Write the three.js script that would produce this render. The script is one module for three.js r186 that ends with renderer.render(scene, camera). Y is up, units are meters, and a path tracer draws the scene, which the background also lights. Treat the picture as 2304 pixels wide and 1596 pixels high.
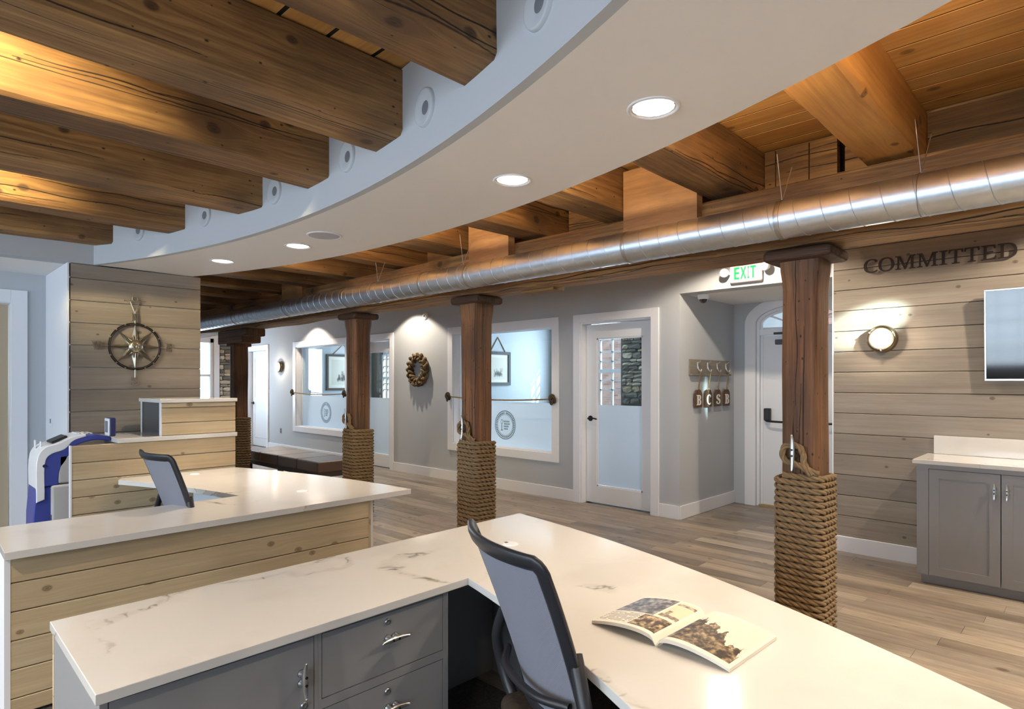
import * as THREE from 'three';
import { mergeGeometries, mergeVertices, toCreasedNormals } from 'three/addons/utils/BufferGeometryUtils.js';
import { RoundedBoxGeometry } from 'three/addons/geometries/RoundedBoxGeometry.js';
import { TextGeometry } from 'three/addons/geometries/TextGeometry.js';
import { FontLoader } from 'three/addons/loaders/FontLoader.js';
import { RectAreaLightUniformsLib } from 'three/addons/lights/RectAreaLightUniformsLib.js';

// ---------------------------------------------------------------- camera, sky, sun, large lights, exposure
const scene = new THREE.Scene();
const renderer = new THREE.WebGLRenderer({ antialias: true });
renderer.toneMapping = THREE.LinearToneMapping;
renderer.toneMappingExposure = 1.36;
renderer.shadowMap.enabled = true;
RectAreaLightUniformsLib.init();

// level camera with a shifted lens: room axes are x (along the long wall) and z
const camera = new THREE.PerspectiveCamera(2 * Math.atan(798 / 1381) * 180 / Math.PI, 2304 / 1596, 0.05, 200);
camera.position.set(0, 1.5, 0);
camera.rotation.set(0, 44.1 * Math.PI / 180, 0);
camera.setViewOffset(2304, 1596, 0, -61, 2304, 1596);
scene.add(camera);

scene.background = new THREE.Color().setRGB(0.80, 0.90, 1.0);
scene.backgroundIntensity = 3.2;

const sun = new THREE.DirectionalLight(new THREE.Color().setRGB(1, 0.95, 0.86), 9);
sun.position.set(-6.8 + 16, 1.6 + 11, -9.3 - 9);
sun.target.position.set(-6.8, 1.6, -9.3);
sun.castShadow = true; sun.shadow.mapSize.set(2048, 2048);
Object.assign(sun.shadow.camera, { left: -14, right: 14, top: 12, bottom: -12, near: 1, far: 60 });
scene.add(sun, sun.target);

// daylight entering at each real window opening: an area light as large as the opening, just inside the glass
function windowLight(x, y, z, w, h, dirX, dirZ, strength) {
  const l = new THREE.RectAreaLight(new THREE.Color().setRGB(0.68, 0.83, 1.0), strength, w, h);
  l.position.set(x, y, z); l.lookAt(x + dirX, y, z + dirZ); scene.add(l);
}
const DAY = 6.4;
for (const x of [-5.6, -3.4, -1.2, 1.0]) windowLight(x, 1.75, 3.36, 1.3, 1.7, 0, -1, DAY);   // near wall
windowLight(-14.9, 1.6, -4.75, 1.1, 1.5, 1, 0, 13);                                             // end of the hall
windowLight(-6.8, 1.75, -9.22, 1.0, 1.3, 0, 1, 18);                                            // office behind the near glass door
windowLight(-13.5, 1.75, -9.22, 0.9, 1.1, 0, 1, 13);                                           // far office
windowLight(-10.8, 1.75, -9.22, 0.9, 1.1, 0, 1, 13);

const WARM = new THREE.Color().setRGB(1.0, 0.85, 0.66);

// ---------------------------------------------------------------- small helpers
function rng(seed) { let a = seed >>> 0; return () => { a = (a + 0x6D2B79F5) | 0; let t = Math.imul(a ^ (a >>> 15), 1 | a); t = (t + Math.imul(t ^ (t >>> 7), 61 | t)) ^ t; return ((t ^ (t >>> 14)) >>> 0) / 4294967296; }; }
const rand = rng(20240611);
const rr = (a, b) => a + (b - a) * rand();
const V = (x, y, z) => new THREE.Vector3(x, y, z);
const taken = {};
function numbered(name) { const n = taken[name] = (taken[name] ?? -1) + 1; return n ? `${name}_${String(n).padStart(3, '0')}` : name; }
function shadows(o) { o.traverse(m => { if (m.isMesh) { m.castShadow = true; m.receiveShadow = true; } }); return o; }
function thing(name, label, category, pos = [0, 0, 0], turn = 0, group) {
  const o = new THREE.Group(); o.name = numbered(name); o.position.set(...pos); o.rotation.y = turn;
  o.userData = { label, category }; if (group) o.userData.group = group; scene.add(o); return o;
}
function part(parent, name, geo, mat, label) {
  const m = new THREE.Mesh(geo, mat); m.name = name; m.castShadow = m.receiveShadow = true; parent.add(m);
  if (label) m.userData.label = label; return m;
}
function solo(name, geo, mat, label, category, group) {
  const m = new THREE.Mesh(geo, mat); m.name = numbered(name); m.castShadow = m.receiveShadow = true;
  m.userData = { label, category }; if (group) m.userData.group = group; scene.add(m); return m;
}
function struct(name, geo, mat, label) {
  const m = geo ? new THREE.Mesh(geo, mat) : new THREE.Group(); m.name = name; m.castShadow = m.receiveShadow = true;
  m.userData.kind = 'structure'; if (label) m.userData.label = label; scene.add(m); return m;
}
function copy(o, pos, turn, label, group) {
  const c = o.clone(); c.name = numbered(o.name.replace(/_\d{3}$/, '')); c.userData = { ...o.userData };
  if (label) c.userData.label = label; if (group) c.userData.group = group;
  c.position.set(...pos); c.rotation.y = turn; scene.add(c); return c;
}
// uv in metres from positions: u runs along one axis, offset varies from piece to piece
function metreUV(g, along = 'x', ou = 0, ov = 0) {
  if (g.index) g = g.toNonIndexed();
  const p = g.attributes.position, n = g.attributes.normal, uv = new Float32Array(p.count * 2), A = 'xyz'.indexOf(along);
  for (let i = 0; i < p.count; i++) {
    const q = [p.getX(i), p.getY(i), p.getZ(i)], m = [Math.abs(n.getX(i)), Math.abs(n.getY(i)), Math.abs(n.getZ(i))];
    const d = m[0] > m[1] && m[0] > m[2] ? 0 : m[1] > m[2] ? 1 : 2;
    let a, b;
    if (d === A) { [a, b] = [0, 1, 2].filter(k => k !== d); } else { a = A; b = 3 - A - d; }
    uv[2 * i] = q[a] + ou; uv[2 * i + 1] = q[b] + ov;
  }
  g.setAttribute('uv', new THREE.BufferAttribute(uv, 2)); return g;
}
const plain = gs => mergeGeometries(gs.map(g => { g = g.index ? g.toNonIndexed() : g; for (const k of Object.keys(g.attributes)) if (!['position', 'normal', 'uv'].includes(k)) g.deleteAttribute(k); return g; }));
function bx(x0, x1, y0, y1, z0, z1, along = 'x', ou = 0, ov = 0) {
  const g = new THREE.BoxGeometry(Math.abs(x1 - x0), Math.abs(y1 - y0), Math.abs(z1 - z0));
  g.translate((x0 + x1) / 2, (y0 + y1) / 2, (z0 + z1) / 2); return metreUV(g, along, ou, ov);
}
function rbx(x0, x1, y0, y1, z0, z1, r = 0.004, along = 'x', ou = 0, ov = 0, seg = 2) {
  const w = Math.abs(x1 - x0), h = Math.abs(y1 - y0), d = Math.abs(z1 - z0);
  const g = new RoundedBoxGeometry(w, h, d, seg, Math.min(r, w / 2.01, h / 2.01, d / 2.01));
  g.translate((x0 + x1) / 2, (y0 + y1) / 2, (z0 + z1) / 2); return metreUV(g, along, ou, ov);
}
// a board with eased edges at low cost: 8-sided section swept along its axis
function board(x0, x1, y0, y1, z0, z1, along, ou = 0, ov = 0, c = 0.003) {
  const lo = [x0, y0, z0], hi = [x1, y1, z1], A = 'xyz'.indexOf(along), [B, C] = [0, 1, 2].filter(k => k !== A);
  const b0 = Math.min(lo[B], hi[B]), b1 = Math.max(lo[B], hi[B]), c0 = Math.min(lo[C], hi[C]), c1 = Math.max(lo[C], hi[C]);
  const e = Math.min(c, (b1 - b0) / 3, (c1 - c0) / 3);
  const s = [[b0 + e, c0], [b1 - e, c0], [b1, c0 + e], [b1, c1 - e], [b1 - e, c1], [b0 + e, c1], [b0, c1 - e], [b0, c0 + e]];
  const P = [], put = (a, q) => { const v = [0, 0, 0]; v[A] = a; v[B] = q[0]; v[C] = q[1]; P.push(...v); };
  const a0 = Math.min(lo[A], hi[A]), a1 = Math.max(lo[A], hi[A]), flip = A === 1;
  const tri = (p, q, r) => { if (flip) [q, r] = [r, q]; put(...p); put(...q); put(...r); };
  for (let i = 0; i < 8; i++) { const q = s[i], r = s[(i + 1) % 8]; tri([a0, q], [a1, r], [a1, q]); tri([a0, q], [a0, r], [a1, r]); }
  for (let i = 1; i < 7; i++) { tri([a0, s[0]], [a0, s[i + 1]], [a0, s[i]]); tri([a1, s[0]], [a1, s[i]], [a1, s[i + 1]]); }
  const g = new THREE.BufferGeometry(); g.setAttribute('position', new THREE.Float32BufferAttribute(P, 3)); g.computeVertexNormals(); return metreUV(g, along, ou, ov);
}
// outline given as [x, z] pairs, raised from y0 to y1
function slabXZ(pts, y0, y1, holes = [], bevel = 0) {
  const s = new THREE.Shape(pts.map(([x, z]) => new THREE.Vector2(x, -z)));
  for (const h of holes) s.holes.push(new THREE.Path(h.map(([x, z]) => new THREE.Vector2(x, -z))));
  const b = bevel > 0;
  const g = new THREE.ExtrudeGeometry(s, { depth: y1 - y0 - 2 * bevel, bevelEnabled: b, bevelThickness: bevel, bevelSize: bevel, bevelOffset: -bevel, bevelSegments: 2, curveSegments: 12 });
  g.rotateX(-Math.PI / 2); g.translate(0, y0 + bevel, 0); return metreUV(g, 'x');
}
// wall in the xy plane (or zy when turned) with rectangular holes [u0, u1, v0, v1]
function wallShape(u0, u1, v0, v1, holes, t) {
  const s = new THREE.Shape([[u0, v0], [u1, v0], [u1, v1], [u0, v1]].map(p => new THREE.Vector2(...p)));
  for (const h of holes) s.holes.push(new THREE.Path([[h[0], h[2]], [h[0], h[3]], [h[1], h[3]], [h[1], h[2]]].map(p => new THREE.Vector2(...p))));
  return new THREE.ExtrudeGeometry(s, { depth: t, bevelEnabled: false });
}
function wallZ(x0, x1, y0, y1, zFront, t, holes = []) { const g = wallShape(x0, x1, y0, y1, holes, t); g.translate(0, 0, zFront - t); return metreUV(g, 'x'); } // faces +z at zFront
function wallX(z0, z1, y0, y1, xFront, t, holes = []) { // faces +x at xFront; holes [z0, z1, y0, y1]
  const g = wallShape(-z1, -z0, y0, y1, holes.map(h => [-h[1], -h[0], h[2], h[3]]), t); g.translate(0, 0, xFront - t);
  g.applyMatrix4(new THREE.Matrix4().makeRotationY(Math.PI / 2)); return metreUV(g, 'z');
}
function tube(pts, r, seg = 24, rad = 8, closed = false) { return new THREE.TubeGeometry(new THREE.CatmullRomCurve3(pts, closed), seg, r, rad, closed); }
function rod(a, b, r, rad = 8, r2 = r) {
  const d = b.clone().sub(a), g = new THREE.CylinderGeometry(r2, r, d.length(), rad);
  g.applyQuaternion(new THREE.Quaternion().setFromUnitVectors(V(0, 1, 0), d.clone().normalize())); g.translate(...a.clone().add(b).multiplyScalar(0.5).toArray()); return g;
}
function lathe(pts, seg = 32) { return new THREE.LatheGeometry(pts.map(p => new THREE.Vector2(...p)), seg); }
function arc(cx, cz, R, x0, x1, n) { // points of the arc on the far (-z) side, x from x0 to x1
  const o = []; for (let i = 0; i <= n; i++) { const x = x0 + (x1 - x0) * i / n; o.push([x, cz - Math.sqrt(R * R - (x - cx) ** 2)]); } return o;
}

// ---------------------------------------------------------------- textures (colour, grain, wear only)
function noiseGrid(seed, n = 256) { const r = rng(seed), a = new Float32Array(n * n); for (let i = 0; i < a.length; i++) a[i] = r(); return a; }
const NG = noiseGrid(7);
function vn(x, y, px, py, s = 0) { // tileable value noise: period px, py lattice cells
  const xi = Math.floor(x), yi = Math.floor(y); let fx = x - xi, fy = y - yi; fx = fx * fx * (3 - 2 * fx); fy = fy * fy * (3 - 2 * fy);
  const w = (a, m) => ((a % m) + m) % m, x0 = w(xi, px), x1 = w(xi + 1, px), y0 = w(yi, py), y1 = w(yi + 1, py);
  const h = (a, b) => NG[((a * 73 + b * 151 + s * 977 + ((a * 31 + s * 7) & 255) * 256) & 65535)];
  return (h(x0, y0) * (1 - fx) + h(x1, y0) * fx) * (1 - fy) + (h(x0, y1) * (1 - fx) + h(x1, y1) * fx) * fy;
}
function fbm(u, v, px, py, oct, s = 0) { let a = 0, k = 0.5, t = 0; for (let i = 0; i < oct; i++) { a += k * vn(u * px, v * py, px, py, s + i); t += k; k *= 0.5; px *= 2; py *= 2; } return a / t; }
const clamp = (x, a = 0, b = 1) => Math.min(b, Math.max(a, x));
const sstep = (a, b, x) => { const t = clamp((x - a) / (b - a)); return t * t * (3 - 2 * t); };
function makeTex(w, h, f, srgb, wm, hm) {
  const d = new Uint8Array(w * h * 4);
  for (let y = 0; y < h; y++) for (let x = 0; x < w; x++) { const c = f((x + 0.5) / w, (y + 0.5) / h), i = 4 * (y * w + x); d[i] = clamp(c[0]) * 255; d[i + 1] = clamp(c[1]) * 255; d[i + 2] = clamp(c[2]) * 255; d[i + 3] = 255; }
  const t = new THREE.DataTexture(d, w, h); t.wrapS = t.wrapT = THREE.RepeatWrapping; t.magFilter = THREE.LinearFilter; t.minFilter = THREE.LinearMipmapLinearFilter; t.generateMipmaps = true;
  if (srgb) t.colorSpace = THREE.SRGBColorSpace; t.repeat.set(1 / wm, 1 / hm); t.needsUpdate = true; return t;
}
const mixc = (a, b, t) => [a[0] + (b[0] - a[0]) * t, a[1] + (b[1] - a[1]) * t, a[2] + (b[2] - a[2]) * t];
const hex = h => [(h >> 16 & 255) / 255, (h >> 8 & 255) / 255, (h & 255) / 255];
// wood: u along the grain; returns colour map + bump map covering wm x hm metres
function wood({ w = 1024, h = 384, wm = 2, hm = 0.6, light, dark, deep, knots = 0, knotR = 0.018, checks = 0, pits = 0, patch = 0.5, seed = 1, fine = 60, contrast = 1 }) {
  const r = rng(seed), K = [], C = [], P = [];
  for (let i = 0; i < knots; i++) K.push([r(), r(), knotR * (0.6 + 0.9 * r())]);
  for (let i = 0; i < checks; i++) C.push([r(), r(), 0.08 + 0.3 * r(), 0.0012 + 0.002 * r(), 40 * r()]);
  for (let i = 0; i < pits; i++) P.push([r(), r(), 0.002 + 0.005 * r()]);
  const wrap = d => d - Math.round(d), bump = new Float32Array(w * h);
  const map = makeTex(w, h, (u, v) => {
    let warp = 0, kd = 0, ring = 0;
    for (const k of K) { const du = wrap(u - k[0]) * wm, dv = wrap(v - k[1]) * hm, q = Math.hypot(du * 0.45, dv) / k[2]; if (q < 6) { warp += dv / hm * 0.9 * Math.exp(-q * q * 0.22); if (q < 1.3) { kd = Math.max(kd, 1 - sstep(0.55, 1.25, Math.hypot(du * 0.75, dv) / k[2])); ring = Math.sin(q * 14); } } }
    const vv = v - warp, g1 = fbm(u, vv, 3, fine, 4, seed), g2 = fbm(u, vv, 2, 9, 4, seed + 11), g3 = fbm(u, vv, 24, fine * 3, 2, seed + 31), pt = fbm(u, v, 5, 3, 4, seed + 21);
    let t = clamp(0.5 + contrast * ((g1 - 0.5) * 1.1 + (g2 - 0.5) * 1.0 + (g3 - 0.5) * 0.5));
    let c = mixc(dark, light, t); c = mixc(c, deep, clamp((pt - 0.5) * 2.4 * patch));
    let hgt = t * 0.5 + g3 * 0.3;
    if (kd) { c = mixc(c, mixc(deep, [deep[0] * 0.5, deep[1] * 0.42, deep[2] * 0.36], 0.6 + 0.4 * ring), kd * 0.62); hgt -= kd * 0.15; }
    for (const k of C) { const du = Math.abs(wrap(u - k[0])) / k[2]; if (du < 1) { const dv = Math.abs(wrap(v - k[1] - 0.006 * Math.sin(u * k[4]) - 0.01 * (fbm(u, 0.3, 12, 3, 3, seed + 41) - 0.5))) * hm, e = k[3] * (1 - du * du); const q = 1 - sstep(e * 0.5, e + 0.0015, dv); if (q > 0) { c = mixc(c, [0.07, 0.045, 0.03], q * 0.9); hgt -= q * 0.6; } } }
    for (const k of P) { const q = Math.hypot(wrap(u - k[0]) * wm * 0.6, wrap(v - k[1]) * hm) / k[2]; if (q < 1) { c = mixc(c, [0.06, 0.04, 0.03], (1 - q) * 1.2); hgt -= (1 - q) * 0.5; } }
    bump[Math.floor(v * h) * w + Math.floor(u * w)] = clamp(hgt + 0.35); return c;
  }, true, wm, hm);
  const b = makeTex(w, h, (u, v) => { const q = bump[Math.floor(v * h) * w + Math.floor(u * w)]; return [q, q, q]; }, false, wm, hm);
  return { map, bump: b };
}
function woodMat(o, rough = 0.7, bump = 0.0015) { const t = wood(o); return new THREE.MeshStandardMaterial({ map: t.map, bumpMap: t.bump, bumpScale: bump, roughness: rough }); }
function tinted(m, k) { const c = m.clone(); c.color.setRGB(...k); return c; }
const M = {};
M.beam = woodMat({ light: hex(0xac8654), dark: hex(0x735232), deep: hex(0x483421), knots: 10, checks: 14, pits: 50, patch: 0.7, seed: 3, fine: 44, wm: 2.4, hm: 0.9 }, 0.75, 0.004);
M.deck = woodMat({ light: hex(0xd6a560), dark: hex(0xb8864a), deep: hex(0x855f34), knots: 9, knotR: 0.022, patch: 0.45, seed: 5, wm: 2.6, hm: 0.7, fine: 40 }, 0.55, 0.001);
M.post = woodMat({ light: hex(0x87603f), dark: hex(0x5d3f2a), deep: hex(0x3b2a20), knots: 5, checks: 14, pits: 130, patch: 0.8, seed: 9, wm: 2.2, hm: 0.8, fine: 50 }, 0.68, 0.005);
M.block = woodMat({ w: 512, h: 256, light: hex(0xb58a5e), dark: hex(0x97704a), deep: hex(0x7c5a3b), knots: 3, patch: 0.4, seed: 27, wm: 1.2, hm: 0.6, fine: 30 }, 0.7, 0.001);
M.ship = woodMat({ light: hex(0xa0968a), dark: hex(0x857b70), deep: hex(0x6f665c), knots: 16, knotR: 0.012, patch: 0.35, seed: 13, wm: 2.6, hm: 0.72, fine: 34, contrast: 0.8 }, 0.62, 0.0006);
M.pine = woodMat({ light: hex(0xccbb9d), dark: hex(0xb3a082), deep: hex(0x9c8668), knots: 9, knotR: 0.014, patch: 0.35, seed: 17, wm: 2.4, hm: 0.6, fine: 34, contrast: 0.8 }, 0.6, 0.0006);
const floorTex = [21, 22, 23].map((s, i) => woodMat({ w: 512, h: 256, light: hex([0xa79c8e, 0x968b7e, 0xb5ab9d][i]), dark: hex([0x80756a, 0x6f665c, 0x918678][i]), deep: hex([0x5e554c, 0x524a43, 0x70675c][i]), knots: 3, patch: 0.5, seed: s, wm: 1.25, hm: 0.5, fine: 26 }, 0.32, 0.0004));
for (const m of [M.beam, M.deck, M.post]) m.map.anisotropy = 4;

// quartz worktop: white with soft grey veins
const quartzMap = makeTex(768, 768, (u, v) => {
  const q1 = fbm(u, v, 5, 5, 4, 51) - 0.5, q2 = fbm(u, v, 5, 5, 4, 56) - 0.5, a = u + 0.10 * q1, b = v + 0.10 * q2;
  const band = fbm(a, b, 4, 4, 3, 61), m = sstep(0.035, 0.0, Math.abs(band - 0.5)) * 1.15 * sstep(0.38, 0.55, fbm(u, v, 3, 3, 2, 81));
  const vein = 1 - sstep(0, 0.05, Math.abs(fbm(a, b, 22, 22, 4, 71) - 0.5)), f = fbm(u, v, 60, 60, 3, 91);
  const cloud = sstep(0.5, 0.75, fbm(u, v, 6, 6, 4, 95)) * 0.10;
  return mixc([0.85, 0.838, 0.82], [0.53, 0.51, 0.475], clamp(m * (0.15 + 0.75 * vein) * (0.3 + 1.0 * f) + cloud));
}, true, 2.1, 2.1);
M.quartz = new THREE.MeshPhysicalMaterial({ map: quartzMap, roughness: 0.1, ior: 1.45 });
M.paint = new THREE.MeshStandardMaterial({ color: 0xb8bcc1, roughness: 0.75 });
M.ceil = new THREE.MeshStandardMaterial({ color: 0xeeebe8, roughness: 0.8 });
M.trim = new THREE.MeshStandardMaterial({ color: 0xe8e9ee, roughness: 0.4 });
M.door = new THREE.MeshStandardMaterial({ color: 0xe2e3e6, roughness: 0.35 });
M.grey = new THREE.MeshStandardMaterial({ color: 0x8b8a8b, roughness: 0.45 });
M.black = new THREE.MeshStandardMaterial({ color: 0x1b1b1d, roughness: 0.4 });
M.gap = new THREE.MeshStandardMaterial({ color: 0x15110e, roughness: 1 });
M.bronze = new THREE.MeshStandardMaterial({ color: 0x2a2522, roughness: 0.35, metalness: 0.7 });
M.chrome = new THREE.MeshStandardMaterial({ color: 0xe2e5e8, roughness: 0.28, metalness: 1 });
M.steel = new THREE.MeshStandardMaterial({ color: 0xb4b8bc, roughness: 0.35, metalness: 1 });
M.pewter = new THREE.MeshStandardMaterial({ color: 0xa79f8f, roughness: 0.3, metalness: 1 });
M.glass = new THREE.MeshPhysicalMaterial({ color: 0xf2f8f8, roughness: 0.01, transmission: 1, thickness: 0, ior: 1.45 });
M.frost = new THREE.MeshPhysicalMaterial({ color: 0xf0f8ff, roughness: 0.95, transmission: 0.6, thickness: 0, ior: 1.4 });
const galvMap = makeTex(512, 512, (u, v) => { const a = fbm(u, v, 18, 18, 3, 101), b = fbm(u, v, 4, 4, 3, 111), k = 0.86 + (a - 0.5) * 0.06 + (b - 0.5) * 0.05; return [k * 0.95, k, k * 1.06]; }, true, 0.5, 0.5);
const galvRough = makeTex(256, 256, (u, v) => { const k = 0.4 + (fbm(u, v, 5, 5, 3, 121) - 0.5) * 0.06; return [k, k, k]; }, false, 0.5, 0.5);
M.galv = new THREE.MeshStandardMaterial({ map: galvMap, roughnessMap: galvRough, roughness: 0.95, metalness: 1 });
const ropeMap = makeTex(256, 256, (u, v) => { const k = fbm(u, v, 8, 48, 3, 131); return mixc(hex(0x66533b), hex(0x9d8564), k); }, true, 0.12, 0.06);
M.rope = new THREE.MeshStandardMaterial({ map: ropeMap, roughness: 0.95 });
M.rope2 = new THREE.MeshStandardMaterial({ color: 0x8f7957, roughness: 0.95 });

// ================================================================ STRUCTURE
const ZW = -6.05, XP = -1.75, DECK = 2.97;
// floor: carpet base, with wood-look planks laid in the public part
const carpetMap = makeTex(256, 256, (u, v) => { const k = fbm(u, v, 64, 64, 2, 141); return mixc([0.22, 0.205, 0.19], [0.40, 0.375, 0.35], k); }, true, 0.5, 0.5);
const carpet = new THREE.MeshStandardMaterial({ map: carpetMap, roughness: 1 });
const floor = struct('floor', bx(-15.2, 3.8, -0.12, -0.012, -9.5, 3.6), carpet, 'dark carpet with wood-look plank tiles laid along the public hall');
{
  const rest = [], rows = [];
  const W = 0.148, L = 1.2;
  for (let r = 0; r < 36; r++) {
    const z1 = -2.12 - r * W; if (z1 - W < -7.45) break;
    for (let x = 2.4 - ((r * 0.47) % 1) * L; x > -15; x -= L) rows.push([x - L, x, z1 - W, z1]);
  }
  // nearest planks in view first
  const near = p => Math.hypot((p[0] + p[1]) / 2, (p[2] + p[3]) / 2) + ((p[0] + p[1]) / 2 > 0.7 ? 30 : 0) + (p[2] < -6.1 ? (p[0] > -4.2 && p[1] < -1.2 ? 0 : 60) : 0);
  rows.sort((a, b) => near(a) - near(b));
  const variants = [];
  for (const m of floorTex) for (const k of [[1, 1, 1], [0.86, 0.85, 0.84], [1.1, 1.08, 1.05], [0.95, 0.92, 0.88]]) variants.push(tinted(m, k));
  rows.forEach((p, i) => {
    if (p[2] < -6.12 && !(p[0] > -4.6 && p[1] < -0.9)) return;
    const x0 = Math.max(p[0], -15) + 0.001, x1 = Math.min(p[1], 3.5) - 0.001;
    let [z0, z1] = [p[2] + 0.001, p[3] - 0.001], xa = x0, xb = x1;
    if (p[3] < -6.05) { xa = Math.max(xa, -3.31); xb = Math.min(xb, -1.77); if (xb - xa < 0.05) return; }
    const g = board(xa, xb, -0.012, 0, z0, z1, 'x', rr(0, 5), rr(0, 5), 0.0012);
    if (i < 290) part(floor, 'plank', g, variants[Math.floor(rand() * variants.length)]); else rest.push(g);
  });
  if (rest.length) { const m = part(floor, 'plank_field', plain(rest), floorTex[0]); m.userData.kind = 'stuff'; }
}

// far wall with its door and window openings
const WIN = [[-12.12, -10.17], [-7.10, -5.135]], WY = [0.575, 2.212];
const DOORS = [[-14.5, -13.51], [-9.735, -8.735], [-4.682, -3.677]];
{
  const s = new THREE.Shape(); s.moveTo(-15.2, 0);
  const notch = (a, b, h) => { s.lineTo(a, 0); s.lineTo(a, h); s.lineTo(b, h); s.lineTo(b, 0); };
  for (const d of DOORS) notch(d[0], d[1], 2.228);
  notch(-3.33, XP, 2.455); s.lineTo(3.8, 0); s.lineTo(3.8, 3.1); s.lineTo(-15.2, 3.1); s.closePath();
  for (const [a, b] of WIN) s.holes.push(new THREE.Path([[a, WY[0]], [a, WY[1]], [b, WY[1]], [b, WY[0]]].map(p => new THREE.Vector2(...p))));
  const g = new THREE.ExtrudeGeometry(s, { depth: 0.2, bevelEnabled: false }); g.translate(0, 0, ZW - 0.2);
  struct('wall_back', metreUV(g, 'x'), M.paint, 'long pale grey wall with interior windows, glass doors and an alcove');
}
function boards(parent, a0, a1, y0, y1, pitch, place, mat, gap = 0.004, name = 'plank') {
  for (let y = y0, k = 0; y < y1 - 0.01; y += pitch, k++) place(parent, y + gap / 2, Math.min(y + pitch, y1) - gap / 2, k, mat, name);
}
const shipV = [[1, 1, 1], [0.93, 0.92, 0.91], [1.05, 1.04, 1.02], [0.97, 0.95, 0.92]].map(k => tinted(M.ship, k));
const pineV = [[1, 1, 1], [0.95, 0.93, 0.9], [1.04, 1.03, 1.0], [0.98, 0.95, 0.9]].map(k => tinted(M.pine, k));
const pick = a => a[Math.floor(rand() * a.length)];
{ // plank-clad wall to the right of the alcove
  const w = struct('wall_plank', bx(XP, 3.8, 0, 2.97, ZW + 0.001, -5.952), M.gap, 'grey washed horizontal plank wall beside the exit alcove');
  boards(w, 0, 0, 0.138, 2.94, 0.1805, (p, y0, y1) => part(p, 'plank', board(XP - 0.001, 3.6, y0, y1, -5.952, -5.93, 'x', rr(0, 9), rr(0, 9)), pick(shipV)), null);
  part(w, 'corner_edge', bx(XP - 0.012, XP - 0.001, 0.14, 2.97, ZW, -5.93), M.trim);
}
{ // alcove leading to the exit
  struct('wall_alcove_left', wallX(-7.42, ZW - 0.2, 0, 2.6, -3.33, 0.12), M.paint, 'grey side wall of the exit alcove with the coat hooks');
  struct('wall_alcove_right', bx(XP, XP + 0.12, 0, 2.6, -7.42, ZW - 0.2), M.paint);
  struct('ceiling_alcove', bx(-3.45, XP + 0.12, 2.455, 2.6, -7.42, ZW - 0.2), M.ceil);
}
// other room walls
const NEARWIN = [-5.6, -3.4, -1.2, 1.0];
struct('wall_front', (() => { const g = wallZ(-7.4, 3.8, 0, 3.1, 3.6, 0.2, NEARWIN.map(x => [x - 0.7, x + 0.7, 0.85, 2.65])); return g; })(), M.paint, 'wall with tall divided windows behind the viewer');
NEARWIN.forEach((x, i) => {
  const w = struct('window_' + (11 + i), null, null, 'tall white divided window'), z0 = 3.46, z1 = 3.5;
  for (const [a, b, c, d] of [[x - 0.7, x + 0.7, 0.85, 0.91], [x - 0.7, x + 0.7, 2.59, 2.65], [x - 0.7, x - 0.64, 0.91, 2.59], [x + 0.64, x + 0.7, 0.91, 2.59]]) part(w, 'frame', bx(a, b, c, d, 3.44, 3.52), M.trim);
  part(w, 'meeting_rail', bx(x - 0.64, x + 0.64, 1.725, 1.775, z0 - 0.01, z1 + 0.01), M.trim);
  for (const k of [-0.32, 0, 0.32]) part(w, 'muntin', bx(x + k - 0.012, x + k + 0.012, 0.91, 2.59, z0, z1), M.trim);
  for (const k of [1.18, 1.45, 2.05, 2.32]) part(w, 'muntin', bx(x - 0.64, x + 0.64, k - 0.012, k + 0.012, z0, z1), M.trim);
  part(w, 'glass_pane', bx(x - 0.64, x + 0.64, 0.91, 2.59, 3.478, 3.482), M.glass);
});
struct('wall_right', bx(3.6, 3.8, 0, 3.1, -6.25, 3.6), M.paint);
struct('wall_side', wallX(-1.1, 3.6, 0, 3.1, -7.2, 0.2, [[-0.86, 0.06, 0, 2.235]]), M.paint, 'blue grey back wall of the side recess');
struct('wall_hall', bx(-15.2, -7.2, 0, 3.1, -2.27, -2.15), M.paint);
{ // clad pier that carries the compass
  const w = struct('wall_compass', bx(-7.2, -6.272, 0, 2.5, -2.15, -1.12), M.paint, 'grey washed plank wall that carries the compass rose');
  part(w, 'pier_return', bx(-7.2, -6.25, 0, 2.5, -1.12, -1.1), M.trim);
  boards(w, 0, 0, 0.11, 2.5, 0.189, (p, y0, y1) => part(p, 'plank', board(-6.272, -6.25, y0, y1, -2.15, -1.112, 'z', rr(0, 9), rr(0, 9)), pick(shipV)), null);
}
struct('wall_header', bx(-6.36, -6.217, 2.5, 3.1, -1.317, 3.4), M.paint, 'painted header over the side recess');
struct('ceiling_recess', bx(-7.2, -6.361, 2.5, 2.56, -1.1, 3.4), M.ceil);
struct('wall_header_pier', bx(-7.2, -6.361, 2.561, 3.1, -2.15, 3.4), M.paint);
{ // light switch on the pier return
  const t = thing('light_switch', 'white light switch plate on the narrow pier return beside the recess', 'switch', [-6.93, 1.14, -1.1]);
  part(t, 'plate', rbx(-0.035, 0.035, -0.057, 0.057, 0, 0.006, 0.002), M.trim); part(t, 'toggle', rbx(-0.008, 0.008, -0.02, 0.02, 0.006, 0.012, 0.002), M.grey);
}
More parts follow.
